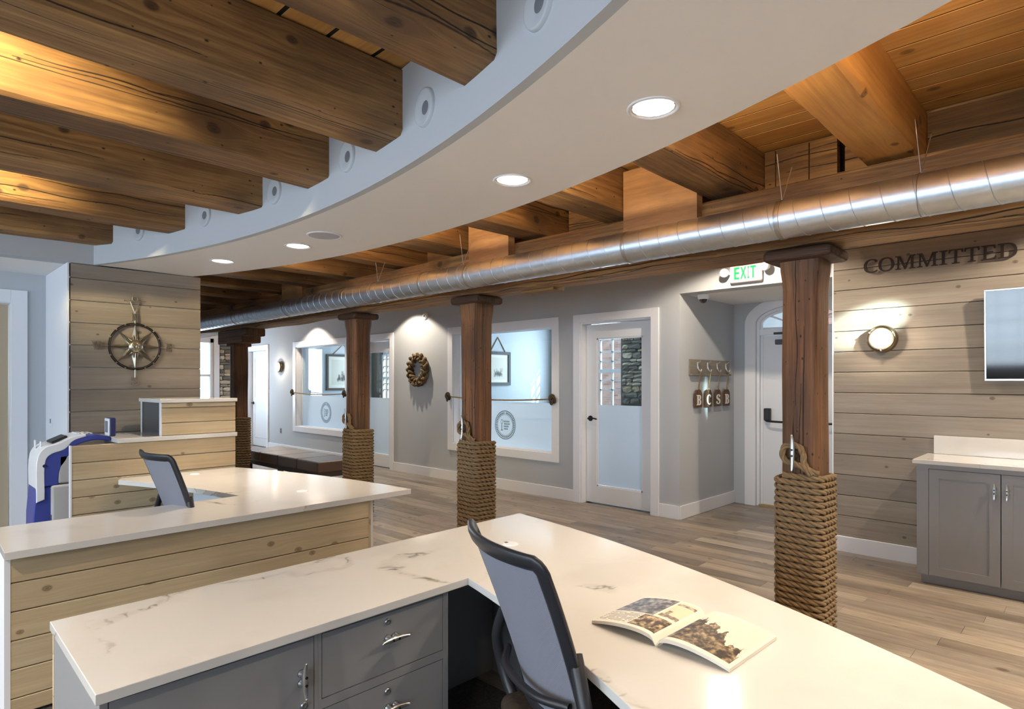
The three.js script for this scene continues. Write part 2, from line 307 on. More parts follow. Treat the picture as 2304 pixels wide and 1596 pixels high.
// hall end wall with rough stone and a sash window
const END = [-5.45, -4.2, 0.8, 2.5];
const endWall = struct('wall_end', wallX(-6.25, -2.15, 0, 3.1, -15, 0.2, [END]), new THREE.MeshStandardMaterial({ color: 0x6c675f, roughness: 1 }), 'rough stone end wall of the hall');
{
  const w = struct('window_3', null, null, 'bright white sash window at the end of the hall');
  const [a, b, c, d] = END;
  for (const q of [[a, a + 0.07, c, d], [b - 0.07, b, c, d], [a, b, c, c + 0.07], [a, b, d - 0.09, d]]) part(w, 'frame', bx(-15.12, -15.0, q[2], q[3], q[0], q[1]), M.trim);
  part(w, 'meeting_rail', bx(-15.1, -15.04, 1.62, 1.67, a, b), M.trim);
  part(w, 'casing', bx(-15, -14.96, c, d + 0.1, a - 0.12, a), M.trim);
  part(w, 'casing', bx(-15, -14.96, d, d + 0.1, a, b), M.trim);
  part(w, 'glass_pane', bx(-15.08, -15.076, c, d, a, b), M.glass);
}
// offices behind the far wall
struct('wall_office_left', wallX(-9.3, ZW - 0.2, 0, 2.8, -14.3, 0.1), M.paint);
struct('wall_partition', wallX(-9.3, ZW - 0.2, 0, 2.8, -7.9, 0.1), M.paint, 'pale partition inside the offices');
struct('ceiling_office', bx(-14.4, -3.45, 2.8, 2.9, -9.3, ZW - 0.2), M.ceil);
const OFFW = [[-13.95, -13.05], [-11.25, -10.35], [-7.34, -6.28]];
const backStone = struct('wall_office_back', wallZ(-14.5, -3.33, 0, 3.1, -9.3, 0.25, [[OFFW[0][0], OFFW[0][1], 0.9, 2.3], [OFFW[1][0], OFFW[1][1], 0.9, 2.3], [OFFW[2][0], OFFW[2][1], 0.9, 2.5]]), new THREE.MeshStandardMaterial({ color: 0x6f675c, roughness: 1 }), 'rough stone outer wall of the offices');
struct('wall_office_right', bx(-3.45, -3.33, 0, 2.9, -9.3, -7.42), M.paint);
OFFW.forEach(([a, b], i) => {
  const top = i === 2 ? 2.5 : 2.3, w = struct('window_' + (4 + i), null, null, 'white divided office window in the stone wall'), z = -9.42;
  for (const q of [[a, a + 0.06, 0.9, top], [b - 0.06, b, 0.9, top], [a, b, 0.9, 0.96], [a, b, top - 0.08, top]]) part(w, 'frame', bx(q[0], q[1], q[2], q[3], z - 0.04, z + 0.04), M.trim);
  const mid = (0.9 + top) / 2; part(w, 'meeting_rail', bx(a, b, mid - 0.03, mid + 0.03, z - 0.03, z + 0.03), M.trim);
  for (let k = 1; k < 4; k++) part(w, 'muntin', bx(a + (b - a) * k / 4 - 0.012, a + (b - a) * k / 4 + 0.012, 0.96, top - 0.08, z - 0.02, z + 0.02), M.trim);
  for (const t of [0.28, 0.39, 0.61, 0.72, 0.86].map(k => 0.9 + (top - 0.9) * k)) part(w, 'muntin', bx(a, b, t - 0.012, t + 0.012, z - 0.02, z + 0.02), M.trim);
  part(w, 'glass_pane', bx(a, b, 0.9, top, z - 0.002, z + 0.002), M.glass);
});
// stones laid proud of the rough walls
const stoneGeos = [], stoneMats = [0xcfc3ae, 0xa89e90, 0xd8ccb6, 0x8d867c, 0xbba88e, 0x79746c].map(c => new THREE.MeshStandardMaterial({ color: c, roughness: 0.95 }));
for (let k = 0; k < 10; k++) {
  const g = new THREE.BoxGeometry(1, 1, 1, 2, 2, 1), p = g.attributes.position, r = rng(500 + k), J = {};
  for (let i = 0; i < p.count; i++) {
    const key = [p.getX(i), p.getY(i), p.getZ(i)].map(v => v.toFixed(2)).join(); J[key] ??= [r() - 0.5, r() - 0.5, r() - 0.5];
    const e = (Math.abs(p.getX(i)) > 0.4) + (Math.abs(p.getY(i)) > 0.4), s = e === 2 ? 0.86 : 1;
    p.setXYZ(i, p.getX(i) * s + J[key][0] * 0.14, p.getY(i) * s + J[key][1] * 0.2, p.getZ(i) + (p.getZ(i) > 0 ? J[key][2] * 0.5 - (e ? 0.25 : 0) : 0));
  }
  const h = g.toNonIndexed(); h.computeVertexNormals(); stoneGeos.push(h);
}
function stones(parent, u0, u1, y0, y1, put) {
  for (let y = y0; y < y1;) {
    const h = rr(0.055, 0.12);
    for (let u = u0 + rr(-0.08, 0); u < u1;) { const l = rr(0.1, 0.3), a = Math.max(u, u0), b = Math.min(u + l, u1); if (b - a > 0.04) { const m = part(parent, 'stone', pick(stoneGeos), pick(stoneMats)); put(m, (a + b) / 2, y + h / 2, b - a - 0.012, h - 0.012); } u += l; }
    y += h;
  }
}
stones(backStone, -6.24, -5.35, 1.1, 2.62, (m, u, y, l, h) => { m.position.set(u, y, -9.29); m.scale.set(l, h, 0.07); });
stones(backStone, -7.88, -7.38, 1.1, 2.4, (m, u, y, l, h) => { m.position.set(u, y, -9.29); m.scale.set(l, h, 0.07); });
stones(endWall, -6.05, -5.58, 1.1, 2.75, (m, u, y, l, h) => { m.position.set(-14.99, y, u); m.rotation.y = Math.PI / 2; m.scale.set(l, h, 0.07); });

struct('added_sun_wall', bx(-1.6, -1.4, -0.5, 6, -10.5, -7.6), M.paint, 'added wall outside the exit that blocks the sun');  // wall added to keep sun from streaking the alcove through the transom
// outside: ground and the brick building opposite
struct('ground', bx(-60, 40, -0.6, -0.5, -60, 40), new THREE.MeshStandardMaterial({ color: 0x8d8b86, roughness: 1 }), 'paved ground outside');
const brickMap = makeTex(512, 512, (u, v) => {
  const row = Math.floor(v * 16), x = u * 8 + (row % 2) * 0.5, fx = x - Math.floor(x), fy = v * 16 - row, mort = fx < 0.04 || fy < 0.12;
  const k = NG[(Math.floor(x) % 8 * 37 + row * 91) & 65535]; return mort ? [0.66, 0.62, 0.6] : mixc([0.56, 0.40, 0.38], [0.70, 0.56, 0.53], k);
}, true, 1.8, 1.1);
solo('brick_building', bx(-34, -3.6, -0.5, 7, -19, -16), new THREE.MeshStandardMaterial({ map: brickMap, roughness: 0.95 }), 'reddish brick building seen through the office window panes', 'building');

// ceiling: plank deck carried by timber joists
const ceiling = struct('ceiling', bx(-15.2, 3.8, DECK + 0.0042, 3.14, -6.25, 3.6), M.gap, 'brown plank deck between timber joists');
{
  const dv = [[1, 1, 1], [0.88, 0.86, 0.84], [1.06, 1.05, 1.03], [0.95, 0.9, 0.86]].map(k => tinted(M.deck, k));
  for (let z = 3.4; z > -6.05;) {
    const w = z > -1.6 ? rr(0.2, 0.27) : rr(0.13, 0.21), gap = z > -1.6 ? 0.02 : 0.011, z0 = Math.max(z - w, -6.05), cut = rr(-7.6, -6.6);
    for (const [a, b] of z > -2.1 ? [[-6.3, 3.6]] : [[-15, cut], [cut + 0.003, 3.6]]) part(ceiling, 'plank', board(a, b, DECK, DECK + 0.004, z0 + gap, z, 'x', rr(0, 9), rr(0, 9)), pick(dv));
    z = z0;
  }
}
// rough timber: eight-cornered section that wavers a little along its length (axis x or z)
function timber(along, a0, a1, y0, y1, c0, c1, { ch = 0.012, wob = 0.004, step = 0.3, seed = 1 } = {}) {
  const r = rng(seed), n = Math.max(2, Math.round((a1 - a0) / step)), ph = Array.from({ length: 8 }, () => [r() * 9, r() * 9]);
  const P = [], N = [], U = [], I = [], per = [0];
  const S = [[c0 + ch, y0], [c1 - ch, y0], [c1, y0 + ch], [c1, y1 - ch], [c1 - ch, y1], [c0 + ch, y1], [c0, y1 - ch], [c0, y0 + ch]];
  for (let i = 0; i < 8; i++) per.push(per[i] + Math.hypot(S[(i + 1) % 8][0] - S[i][0], S[(i + 1) % 8][1] - S[i][1]));
  const ou = r() * 9, ov = r() * 9, pos = (i, k) => { const a = a0 + (a1 - a0) * k / n, w = wob * Math.sin(a * 2.1 + ph[i][0]) + wob * 0.5 * Math.sin(a * 5.3 + ph[i][1]); return [a, S[i][1] + w * (S[i][1] > (y0 + y1) / 2 ? 0 : 1), S[i][0] + w]; };
  const put = q => P.push(...(along === 'x' ? [q[0], q[1], q[2]] : [q[2], q[1], q[0]]));
  const quad = (i, k) => { const j = (i + 1) % 8, A = pos(i, k), B = pos(i, k + 1), C = pos(j, k + 1), D = pos(j, k); const t = along === 'x' ? [A, D, C, A, C, B] : [A, C, D, A, B, C]; const uv = q => [q[0] + ou, per[i] + ov]; for (const q of t) { put(q); const up = q === C || q === D; U.push(q[0] + ou, (up ? per[i + 1] : per[i]) + ov); } };
  for (let k = 0; k < n; k++) for (let i = 0; i < 8; i++) quad(i, k);
  for (const k of [0, n]) for (let i = 1; i < 7; i++) { let t = [pos(0, k), pos(i, k), pos(i + 1, k)]; if ((k === 0) === (along === 'x')) t = [t[0], t[2], t[1]]; for (const q of t) { put(q); U.push(q[2] * 0.3 + ou, q[1] + ov); } }
  const g = new THREE.BufferGeometry(); g.setAttribute('position', new THREE.Float32BufferAttribute(P, 3)); g.setAttribute('uv', new THREE.Float32BufferAttribute(U, 2)); g.computeVertexNormals();
  return g;
}
const JB = 2.66, beamV = [[1, 1, 1], [0.82, 0.8, 0.78], [1.08, 1.05, 1.0], [0.92, 0.88, 0.84]].map(k => tinted(M.beam, k));
const JOISTS = [[-6.21, -5.98], [-5.28, -5.05], [-4.36, -4.02], [-3.45, -3.18], [-2.65, -2.37], [-1.82, -1.57], [-0.93, -0.70], [-0.12, 0.12], [0.70, 0.95], [1.52, 1.78], [2.35, 2.6], [3.1, 3.35]];
JOISTS.forEach(([a, b], i) => solo('ceiling_joist', timber('z', -4.04, 3.4, JB, DECK, a, b, { seed: 40 + i, ch: i === 6 ? 0.008 : 0.014 }), i === 6 ? tinted(M.deck, [1.0, 0.92, 0.82]) : beamV[i % 4],
  'rough brown timber ceiling joist running through the curved white soffit', 'joist', 'ceiling joists through the soffit'));
for (let k = 0, x = -7.05; x > -15; x -= 0.86, k++) solo('hall_joist', timber('z', -4.04, -2.15, JB, DECK, x, x + 0.25, { seed: 80 + k }), beamV[(k + 1) % 4], 'dark brown timber joist over the hall beyond the compass wall', 'joist', 'ceiling joists over the hall');
// main girder along the hall, on the posts
const girder = solo('main_beam', timber('x', -15, 3.6, 2.262, 2.63, -3.9, -3.6, { seed: 99, ch: 0.02, wob: 0.008, step: 0.25 }), M.beam, 'long rough timber girder carried by the posts behind the metal duct', 'beam');
solo('girder_splice_shim', rbx(-3.55, -3.2, 2.245, 2.268, -3.92, -3.78, 0.004), beamV[1], 'thin dark wooden shim under the girder left of the glass door', 'shim');
// filler blocks between joists above the girder
for (const [a, b, s] of [[-2.365, -1.825, 0], [-3.94, -3.46, 1], [-7.45, -7.06, 2]])
  solo('filler_block', timber('x', a, b, 2.5, 2.93, -3.6, -3.53, { seed: 120 + s, ch: 0.006, wob: 0.002 }), M.block, 'pale brown filler block fixed between joists above the duct', 'block', 'filler blocks over the duct');
for (let i = 0; i < JOISTS.length - 1; i++) {
  const a = JOISTS[i][1] + 0.004, b = JOISTS[i + 1][0] - 0.004;
  const t = thing('end_blocking', 'dark timber blocking closing the bay between two joists over the girder', 'blocking', [0, 0, 0], 0, 'blocking between joists');
  if (i === 5) part(t, 'dark_slot_backing', bx(a, b, 2.64, 2.955, -4.06, -4.03), M.gap);  // near-black sheet added so the slot between planks reads dark
  if (i === 5) for (const [u, v] of [[a, -1.5], [-1.495, -1.3], [-1.295, -1.14], [-1.1, -0.936]]) part(t, 'plank', timber('x', u + 0.002, v, 2.64, 2.955, -3.98, -3.93, { seed: 140 + i, ch: 0.003, wob: 0.003 }), beamV[3]);
  else part(t, 'plank', timber('x', a, b, 2.64, 2.955, -4.0, -3.95, { seed: 140 + i, ch: 0.005, wob: 0.003 }), beamV[1]);
}

// ---------------------------------------------------------------- curved soffit with its down-lights
const SI = [-3.496, 5.69, 7.4815], SO = [-3.4155, 5.2208, 7.83];
const LAMPS = [[-1.19, -1.97], [-2.12, -2.19], [-4.286, -2.152], [-5.274, -1.985], [-0.40, -1.56], [0.4, -1.1]];
{
  const inner = arc(...SI, -6.217, 3.1, 64), innerOut = arc(SI[0], SI[1], SI[2] + 0.0402, -6.217, 3.1, 64), outer = arc(...SO, 3.1, -6.25, 64);
  const ring = (x, z, r) => Array.from({ length: 32 }, (_, k) => [x + r * Math.cos(k * Math.PI / 16), z - r * Math.sin(k * Math.PI / 16)]);
  const s = struct('ceiling_soffit', null, null, 'white curved ceiling soffit with a blue grey inner upstand and round down-lights');
  part(s, 'soffit_panel', slabXZ([...innerOut, ...outer], 2.5, 2.54, LAMPS.map(([x, z]) => ring(x, z, 0.079))), M.ceil);
  // upstand between the joists, one curved plate, and the low fascia on the outer side
  const thick = arc(SI[0], SI[1], SI[2] + 0.04, 3.1, -6.217, 64);
  part(s, 'upstand', slabXZ([...inner, ...thick], 2.5, DECK - 0.004), M.paint, 'pale blue grey curved upstand');
  const o2 = arc(SO[0], SO[1], SO[2] - 0.03, -6.25, 3.1, 64);
  part(s, 'fascia', slabXZ([...o2, ...arc(...SO, 3.1, -6.25, 64)], 2.541, 2.6), M.ceil);
}
const lensMat = new THREE.MeshStandardMaterial({ color: 0xffffff, emissive: new THREE.Color().setRGB(1, 0.88, 0.7), emissiveIntensity: 0.9 });
const reflector = new THREE.MeshStandardMaterial({ color: 0xd9d4c8, roughness: 0.35, metalness: 0.5 });
function spot(x, y, z, tx, ty, tz, cd, angle, pen, parent = scene, color = WARM, radius = 2) {
  const l = new THREE.SpotLight(color, cd, 0, angle, pen, 2); l.position.set(x, y, z); l.target.position.set(tx, ty, tz); l.castShadow = true; l.shadow.radius = radius; parent.add(l, l.target); return l;
}
const canParts = (() => {
  const trim = lathe([[0.079, 0.006], [0.083, -0.004], [0.092, -0.006], [0.096, -0.002], [0.096, 0.0]], 48);
  const cone = []; // fluted reflector
  const P = [], n = 36; for (let i = 0; i <= n; i++) cone.push(i);
  const pts = []; for (let k = 0; k <= 5; k++) { const t = k / 5; pts.push([0.077 - 0.03 * t * t, 0.002 + 0.11 * t]); }
  const refl = lathe(pts, 36); const p = refl.attributes.position; for (let i = 0; i < p.count; i++) { const a = Math.atan2(p.getZ(i), p.getX(i)), f = 1 - 0.035 * (0.5 + 0.5 * Math.cos(a * 18)); p.setX(i, p.getX(i) * f); p.setZ(i, p.getZ(i) * f); }
  refl.computeVertexNormals();
  const lens = new THREE.CylinderGeometry(0.046, 0.046, 0.004, 28); lens.translate(0, 0.114, 0);
  return { trim, refl: refl.toNonIndexed(), lens };
})();
function downlight(x, y, z, label, cd, angle, pen, group) {
  const t = thing('down_light', label, 'light', [x, y, z], 0, group);
  part(t, 'trim_ring', canParts.trim, M.trim); part(t, 'reflector', canParts.refl, reflector, 'bright fluted reflector'); part(t, 'lamp_lens', canParts.lens, lensMat, 'glowing lamp lens');
  spot(0, 0.105, 0, 0, -2, 0, cd, angle, pen, t, WARM, 2.0); return t;
}
const DL = 'recessed round down-light with fluted reflector glowing in the curved soffit';
const DLS = ['recessed down-light in the curved soffit above the worktop with the magazine', 'recessed down-light in the curved soffit above the corner of the near worktop', 'recessed down-light in the curved soffit right beside the flush loudspeaker', 'recessed down-light in the curved soffit nearest the compass wall'];
LAMPS.forEach(([x, z], i) => { const label = DLS[i] ?? DL; downlight(x, 2.5, z, label, i > 3 ? 1.5 : i < 2 ? 3.6 : 7.5, 1.1, 0.6, 'down-lights in the soffit'); });
{ // flush ceiling loudspeaker
  const t = thing('ceiling_speaker', 'round white flush loudspeaker grille in the soffit between down-lights', 'loudspeaker', [-3.842, 2.5, -2.122]);
  part(t, 'rim', lathe([[0.1, 0.0], [0.104, -0.006], [0.116, -0.005], [0.118, 0]], 48), M.trim);
  const g = new THREE.CylinderGeometry(0.1, 0.1, 0.003, 40); g.translate(0, -0.0025, 0); part(t, 'grille', g, new THREE.MeshStandardMaterial({ color: 0xb5b5bb, roughness: 0.8 }), 'grey perforated grille');
}
// round adjustable fixtures let into the upstand between joists
[[-2.142, 2.70], [-2.956, 2.72], [-3.86, 2.73], [-4.79, 2.73], [-1.29, 2.70], [-5.66, 2.73]].forEach(([x, y]) => {
  const a = Math.asin((x - SI[0]) / SI[2]), z = SI[1] - Math.sqrt(SI[2] ** 2 - (x - SI[0]) ** 2) + 0.0;
  const t = thing('upstand_fixture', 'round white wall fixture with a dark grey centre on the soffit upstand', 'fixture', [x, y, z], -a, 'round fixtures on the soffit upstand');
  const ring = lathe([[0.03, 0.004], [0.05, 0.011], [0.074, 0.016], [0.082, 0.013], [0.085, 0.0]], 40); ring.rotateX(Math.PI / 2); part(t, 'rim', ring, M.paint);
  const c = lathe([[0, 0.006], [0.02, 0.006], [0.031, 0.004]], 28); c.rotateX(Math.PI / 2); part(t, 'lens', c, new THREE.MeshStandardMaterial({ color: 0x70747a, roughness: 0.5 }), 'dark grey lens');
});
// down-lights on the deck between girder and far wall, grazing the wall
const WL = 'white cylinder down-light under the ceiling deck washing the far wall';
function cylLight(x, y, z, label, cd, angle, pen, group) {
  const t = thing('ceiling_light', label, 'light', [x, y, z], 0, group);
  part(t, 'housing', lathe([[0.048, 0], [0.052, 0.0], [0.052, DECK - y], [0, DECK - y]], 28), M.trim);
  const lens = new THREE.CylinderGeometry(0.046, 0.046, 0.004, 24); lens.translate(0, 0.02, 0); part(t, 'lamp_lens', lens, lensMat);
  spot(0, 0.012, 0, 0, -2, 0, cd, angle, pen, t); return t;
}
cylLight(-8.0, 2.9, -5.55, WL, 10, 1.0, 0.12, 'wall-washing down-lights');
cylLight(-11.25, 2.9, -5.55, WL, 10, 1.0, 0.12, 'wall-washing down-lights');
cylLight(-2.5, 2.9, -5.35, WL, 10, 1.32, 0.15, 'wall-washing down-lights');
cylLight(0.35, 2.9, -5.2, WL, 15, 1.3, 0.15, 'wall-washing down-lights');
for (const x of [-13.6, -9.6, -6.3, -4.6]) cylLight(x, 2.9, -4.9, WL, 2.5, 1.15, 0.6, 'wall-washing down-lights');  // extra lamps added out of view to brighten the hall walls
for (const x of [-4.75, -2.1, 0.4]) cylLight(x, 2.86, 1.2, 'white cylinder down-light added out of view between two joists of the staff bay', 26, 1.1, 0.6, 'added down-lights between the staff joists');  // unseen lamps added for warm bounce onto the joist undersides
for (const [x, z] of [[0.42, -3.0], [1.25, -3.0], [1.25, -4.6]]) cylLight(x, 2.88, z, 'white cylinder down-light added out of view to the right of the posts', 18, 1.1, 0.6, 'added down-lights right of the posts');  // unseen lamps added to brighten the floor and deck on the right
// two unseen spot heads added to throw the warm streaks on the joists
function addedSpotHead(x, z, tx, ty, tz, cd) {
  const t = thing('added_joist_spot', 'small spotlight added out of view between two joists', 'light', [x, DECK, z], 0, 'added spotlights between the joists');
  part(t, 'stem', new THREE.CylinderGeometry(0.012, 0.012, 0.06, 10).translate(0, -0.03, 0), M.black);
  const d = V(tx - x, ty - DECK + 0.09, tz - z).normalize(), q = new THREE.Quaternion().setFromUnitVectors(V(0, -1, 0), d), at = v => v.applyQuaternion(q).add(V(0, -0.09, 0));
  const head = lathe([[0.03, -0.05], [0.036, -0.05], [0.036, 0.05], [0.02, 0.065], [0, 0.065]], 20); head.applyQuaternion(q); head.translate(0, -0.09, 0); part(t, 'head', head, M.black);
  const lens = new THREE.CylinderGeometry(0.03, 0.03, 0.004, 20); lens.translate(0, -0.035, 0); lens.applyQuaternion(q); lens.translate(0, -0.09, 0); part(t, 'lamp_lens', lens, lensMat);
  const p = at(V(0, -0.045, 0)); spot(p.x, p.y, p.z, tx - x, ty - DECK, tz - z, cd, 0.36, 0.7, t, new THREE.Color().setRGB(1, 0.80, 0.42));
}
addedSpotHead(-2.74, 0.3, -3.18, 2.74, -0.32, 30);
addedSpotHead(-4.42, 0.1, -5.05, 2.73, -0.5, 18);

// unseen strips added on the soffit in each joist bay to brighten the deck
for (const [x, w] of [[-5.66, 0.6], [-4.7, 0.6], [-3.74, 0.5], [-2.92, 0.45], [-2.1, 0.45], [-1.25, 0.55], [-0.41, 0.5], [0.41, 0.5], [1.24, 0.5]]) {
  const z = SO[1] - Math.sqrt(SO[2] ** 2 - (x - SO[0]) ** 2) + 0.16, t = thing('added_fill_strip', 'slim warm light strip added unseen on the soffit between two joists', 'light', [x, 2.541, z], 0, 'added light strips on the soffit');
  part(t, 'housing', bx(-w / 2, w / 2, 0, 0.03, -0.03, 0.03), M.trim);
  part(t, 'lamp_lens', bx(-w / 2 + 0.01, w / 2 - 0.01, 0.03, 0.034, -0.025, 0.025), lensMat);
  const l = new THREE.RectAreaLight(new THREE.Color().setRGB(1, 0.80, 0.52), 230, w - 0.02, 0.05); l.position.set(0, 0.04, 0); l.lookAt(0, 0.3, -0.35); t.add(l);
}
{ // unseen spotlight added to throw the pale light patch on the plank wall
  const t = thing('added_patch_spot', 'small cool spotlight added out of view, aimed at the plank wall', 'light', [0.75, 2.84, -4.7]);
  const d = V(-1.49 - 0.75, 1.99 - 2.84, -5.93 + 4.7).normalize(), q = new THREE.Quaternion().setFromUnitVectors(V(0, -1, 0), d);
  part(t, 'stem', new THREE.CylinderGeometry(0.012, 0.012, 0.09, 10).translate(0, 0.085, 0), M.black);
  part(t, 'head', lathe([[0.03, -0.05], [0.036, -0.05], [0.036, 0.05], [0.02, 0.065], [0, 0.065]], 20).applyQuaternion(q), M.black);
  part(t, 'lamp_lens', new THREE.CylinderGeometry(0.03, 0.03, 0.004, 20).translate(0, -0.035, 0).applyQuaternion(q), lensMat);
  const p = V(0, -0.045, 0).applyQuaternion(q); spot(p.x, p.y, p.z, d.x * 2, d.y * 2, d.z * 2, 150, 0.075, 0.45, t, new THREE.Color().setRGB(0.72, 1.0, 0.97), 1);
}

// ================================================================ JOINERY OF THE FAR WALL
const fontSerif = await new FontLoader().loadAsync('fonts/droid/droid_serif_regular.typeface.json');
const fontSerifBold = await new FontLoader().loadAsync('fonts/droid/droid_serif_bold.typeface.json');
const fontBold = await new FontLoader().loadAsync('fonts/droid/droid_sans_bold.typeface.json');
function letter(font, ch, w, h, depth) { // one character scaled into a w x h box standing on y = 0, centred on x
  const g = new TextGeometry(ch, { font, size: 1, depth: 1, curveSegments: 6, bevelEnabled: false }); g.computeBoundingBox(); const b = g.boundingBox;
  g.translate(-(b.min.x + b.max.x) / 2, -b.min.y, 0); g.scale(w / (b.max.x - b.min.x), h / (b.max.y - b.min.y), depth); return g;
}
const seal = new THREE.MeshStandardMaterial({ color: 0x6d8796, roughness: 0.6 });
function ropeSweep(pts, R, pitch, { radial = 7, up = V(0, 1, 0), strands = 3 } = {}) { // laid rope: strands twisted round the line through pts; pitch is the advance from strand to strand
  const n = pts.length, P = [], U = [], I = [], N = []; let s = 0, nrm = null; const F = [];
  for (let i = 0; i < n; i++) {
    const t = pts[Math.min(n - 1, i + 1)].clone().sub(pts[Math.max(0, i - 1)]).normalize();
    if (!nrm) nrm = Math.abs(t.dot(up)) > 0.95 ? V(1, 0, 0) : up.clone(); nrm.addScaledVector(t, -nrm.dot(t)).normalize();
    if (i) s += pts[i].distanceTo(pts[i - 1]); F.push([nrm.clone(), t.cross(nrm), s]);
  }
  for (let q = 0; q < strands; q++) {
    const base = P.length / 3;
    for (let i = 0; i < n; i++) {
      const [a, b, d] = F[i], f = (d / pitch + q) * Math.PI * 2 / strands, c = pts[i].clone().addScaledVector(a, Math.cos(f) * R * 0.48).addScaledVector(b, Math.sin(f) * R * 0.48);
      for (let k = 0; k <= radial; k++) { const g = k / radial * Math.PI * 2 + f, x = Math.cos(g), y = Math.sin(g), m = a.clone().multiplyScalar(x).addScaledVector(b, y), v = c.clone().addScaledVector(m, R * 0.55); P.push(v.x, v.y, v.z); N.push(m.x, m.y, m.z); U.push(d, k / radial * R * 3 + q * 0.02); }
    }
    for (let i = 0; i < n - 1; i++) for (let k = 0; k < radial; k++) { const a = base + i * (radial + 1) + k, b = a + radial + 1; I.push(a, a + 1, b, a + 1, b + 1, b); }
  }
  const g = new THREE.BufferGeometry(); g.setAttribute('position', new THREE.Float32BufferAttribute(P, 3)); g.setAttribute('normal', new THREE.Float32BufferAttribute(N, 3)); g.setAttribute('uv', new THREE.Float32BufferAttribute(U, 2)); g.setIndex(I); return g;
}
function along(pts, step, closed = false) { const c = new THREE.CatmullRomCurve3(pts, closed); return c.getSpacedPoints(Math.max(4, Math.round(c.getLength() / step))); }
function casing(parent, x0, x1, y0, y1, w, z, sill) { // four (or three) mitred boards round an opening
  part(parent, 'casing', rbx(x0 - w, x0, y0 - (sill ? w : 0), y1 + w, z, z + 0.022, 0.003), M.trim);
  part(parent, 'casing', rbx(x1, x1 + w, y0 - (sill ? w : 0), y1 + w, z, z + 0.022, 0.003), M.trim);
  part(parent, 'casing', rbx(x0, x1, y1, y1 + w, z, z + 0.022, 0.003), M.trim);
  if (sill) part(parent, 'casing', rbx(x0, x1, y0 - w, y0, z, z + 0.022, 0.003), M.trim);
}
function circleOutline(r0, r1, z, d, n = 48) { const s = new THREE.Shape(); s.absarc(0, 0, r1, 0, Math.PI * 2); const h = new THREE.Path(); h.absarc(0, 0, r0, 0, Math.PI * 2, true); s.holes.push(h); return new THREE.ExtrudeGeometry(s, { depth: d, bevelEnabled: false, curveSegments: n }).translate(0, 0, z); }
WIN.forEach(([a, b], i) => {
  const w = struct('window_' + (i + 1), null, null, ['white framed interior window beside the far post, frosted below with a round seal', 'white framed interior window beside the near glass door, frosted below with a round seal'][i]);
  casing(w, a, b, WY[0], WY[1], 0.112, ZW, true);
  for (const q of [[a, a + 0.015, ...WY], [b - 0.015, b, ...WY], [a + 0.015, b - 0.015, WY[0], WY[0] + 0.015], [a + 0.015, b - 0.015, WY[1] - 0.015, WY[1]]]) part(w, 'jamb', bx(q[0], q[1], q[2], q[3], ZW - 0.2, ZW), M.trim);
  for (const q of [[a + 0.015, a + 0.04, WY[0] + 0.015, WY[1] - 0.015], [b - 0.04, b - 0.015, WY[0] + 0.015, WY[1] - 0.015]]) part(w, 'glazing_bead', bx(q[0], q[1], q[2], q[3], ZW - 0.125, ZW - 0.1), M.trim);
  part(w, 'glass_pane', bx(a + 0.015, b - 0.015, WY[0] + 0.015, WY[1] - 0.015, ZW - 0.131, ZW - 0.127), M.glass);
  part(w, 'frosted_film', bx(a + 0.018, b - 0.018, WY[0] + 0.016, 1.215, ZW - 0.1265, ZW - 0.1255), M.frost, 'pale blue frosted film');
  // round seal printed on the film: two rings, a band of small lettering strokes, an emblem with three short lines
  const c = i ? -6.12 : -11.12, R = 0.205, z = ZW - 0.125, gs = [circleOutline(R - 0.012, R, 0, 0.001), circleOutline(R * 0.7, R * 0.72, 0, 0.001)];
  const r = rng(900 + i);
  for (let k = 0; k < 44; k++) { const t = k / 44 * Math.PI * 2; if (Math.abs(Math.sin(t / 2)) < 0.06) continue; const g = new THREE.BoxGeometry(0.011 + 0.006 * r(), 0.026, 0.001); g.translate(0, R * 0.83, 0.0005); g.rotateZ(t); gs.push(g, new THREE.BoxGeometry(0.004, 0.034, 0.001).translate(0.007, R * 0.83, 0.0005).rotateZ(t)); }
  gs.push(circleOutline(0.022, 0.03, 0, 0.001, 20).scale(0.75, 1.15, 1).translate(-0.065, 0.045, 0), new THREE.BoxGeometry(0.013, 0.075, 0.001).translate(-0.065, -0.03, 0), new THREE.BoxGeometry(0.045, 0.012, 0.001).translate(-0.065, -0.075, 0));
  for (const [q, x0, x1] of [[0.05, -0.03, 0.085], [0.015, -0.02, 0.1], [-0.02, -0.025, 0.07], [-0.055, -0.02, 0.05]]) for (let x = x0; x < x1; x += 0.02) gs.push(circleOutline(0.004, 0.0085, 0, 0.001, 10).translate(x + 0.008, q, 0), new THREE.BoxGeometry(0.004, 0.03, 0.001).translate(x, q + 0.004, 0));
  for (const g of gs) g.translate(c, 0.885, z);
  part(w, 'seal_print', plain(gs), seal, 'round grey blue seal print');
  // rope rail across the opening with a knot on each casing
  const t = thing('window_rope', i ? 'thin knotted rope strung across the window beside the near glass door' : 'thin rope strung across the far window above its frosted part, knotted at both ends', 'rope');
  const y = 1.275, A = a - 0.05, B = b + 0.05, ps = []; for (let k = 0; k <= 20; k++) { const u = k / 20; ps.push(V(A + (B - A) * u, y - 0.03 * Math.sin(Math.PI * u), ZW + 0.055)); }
  part(t, 'rope', ropeSweep(along(ps, 0.012), 0.011, 0.028, { radial: 5 }), M.rope2);
  for (const x of [A, B]) { const s = new THREE.TorusKnotGeometry(0.032, 0.014, 64, 8, 2, 3); s.scale(1, 1.25, 0.9); s.translate(x, y - 0.005, ZW + 0.065); part(t, 'knot', s, new THREE.MeshStandardMaterial({ color: 0x4a3d30, roughness: 0.9 }), 'dark rope knot'); }
});
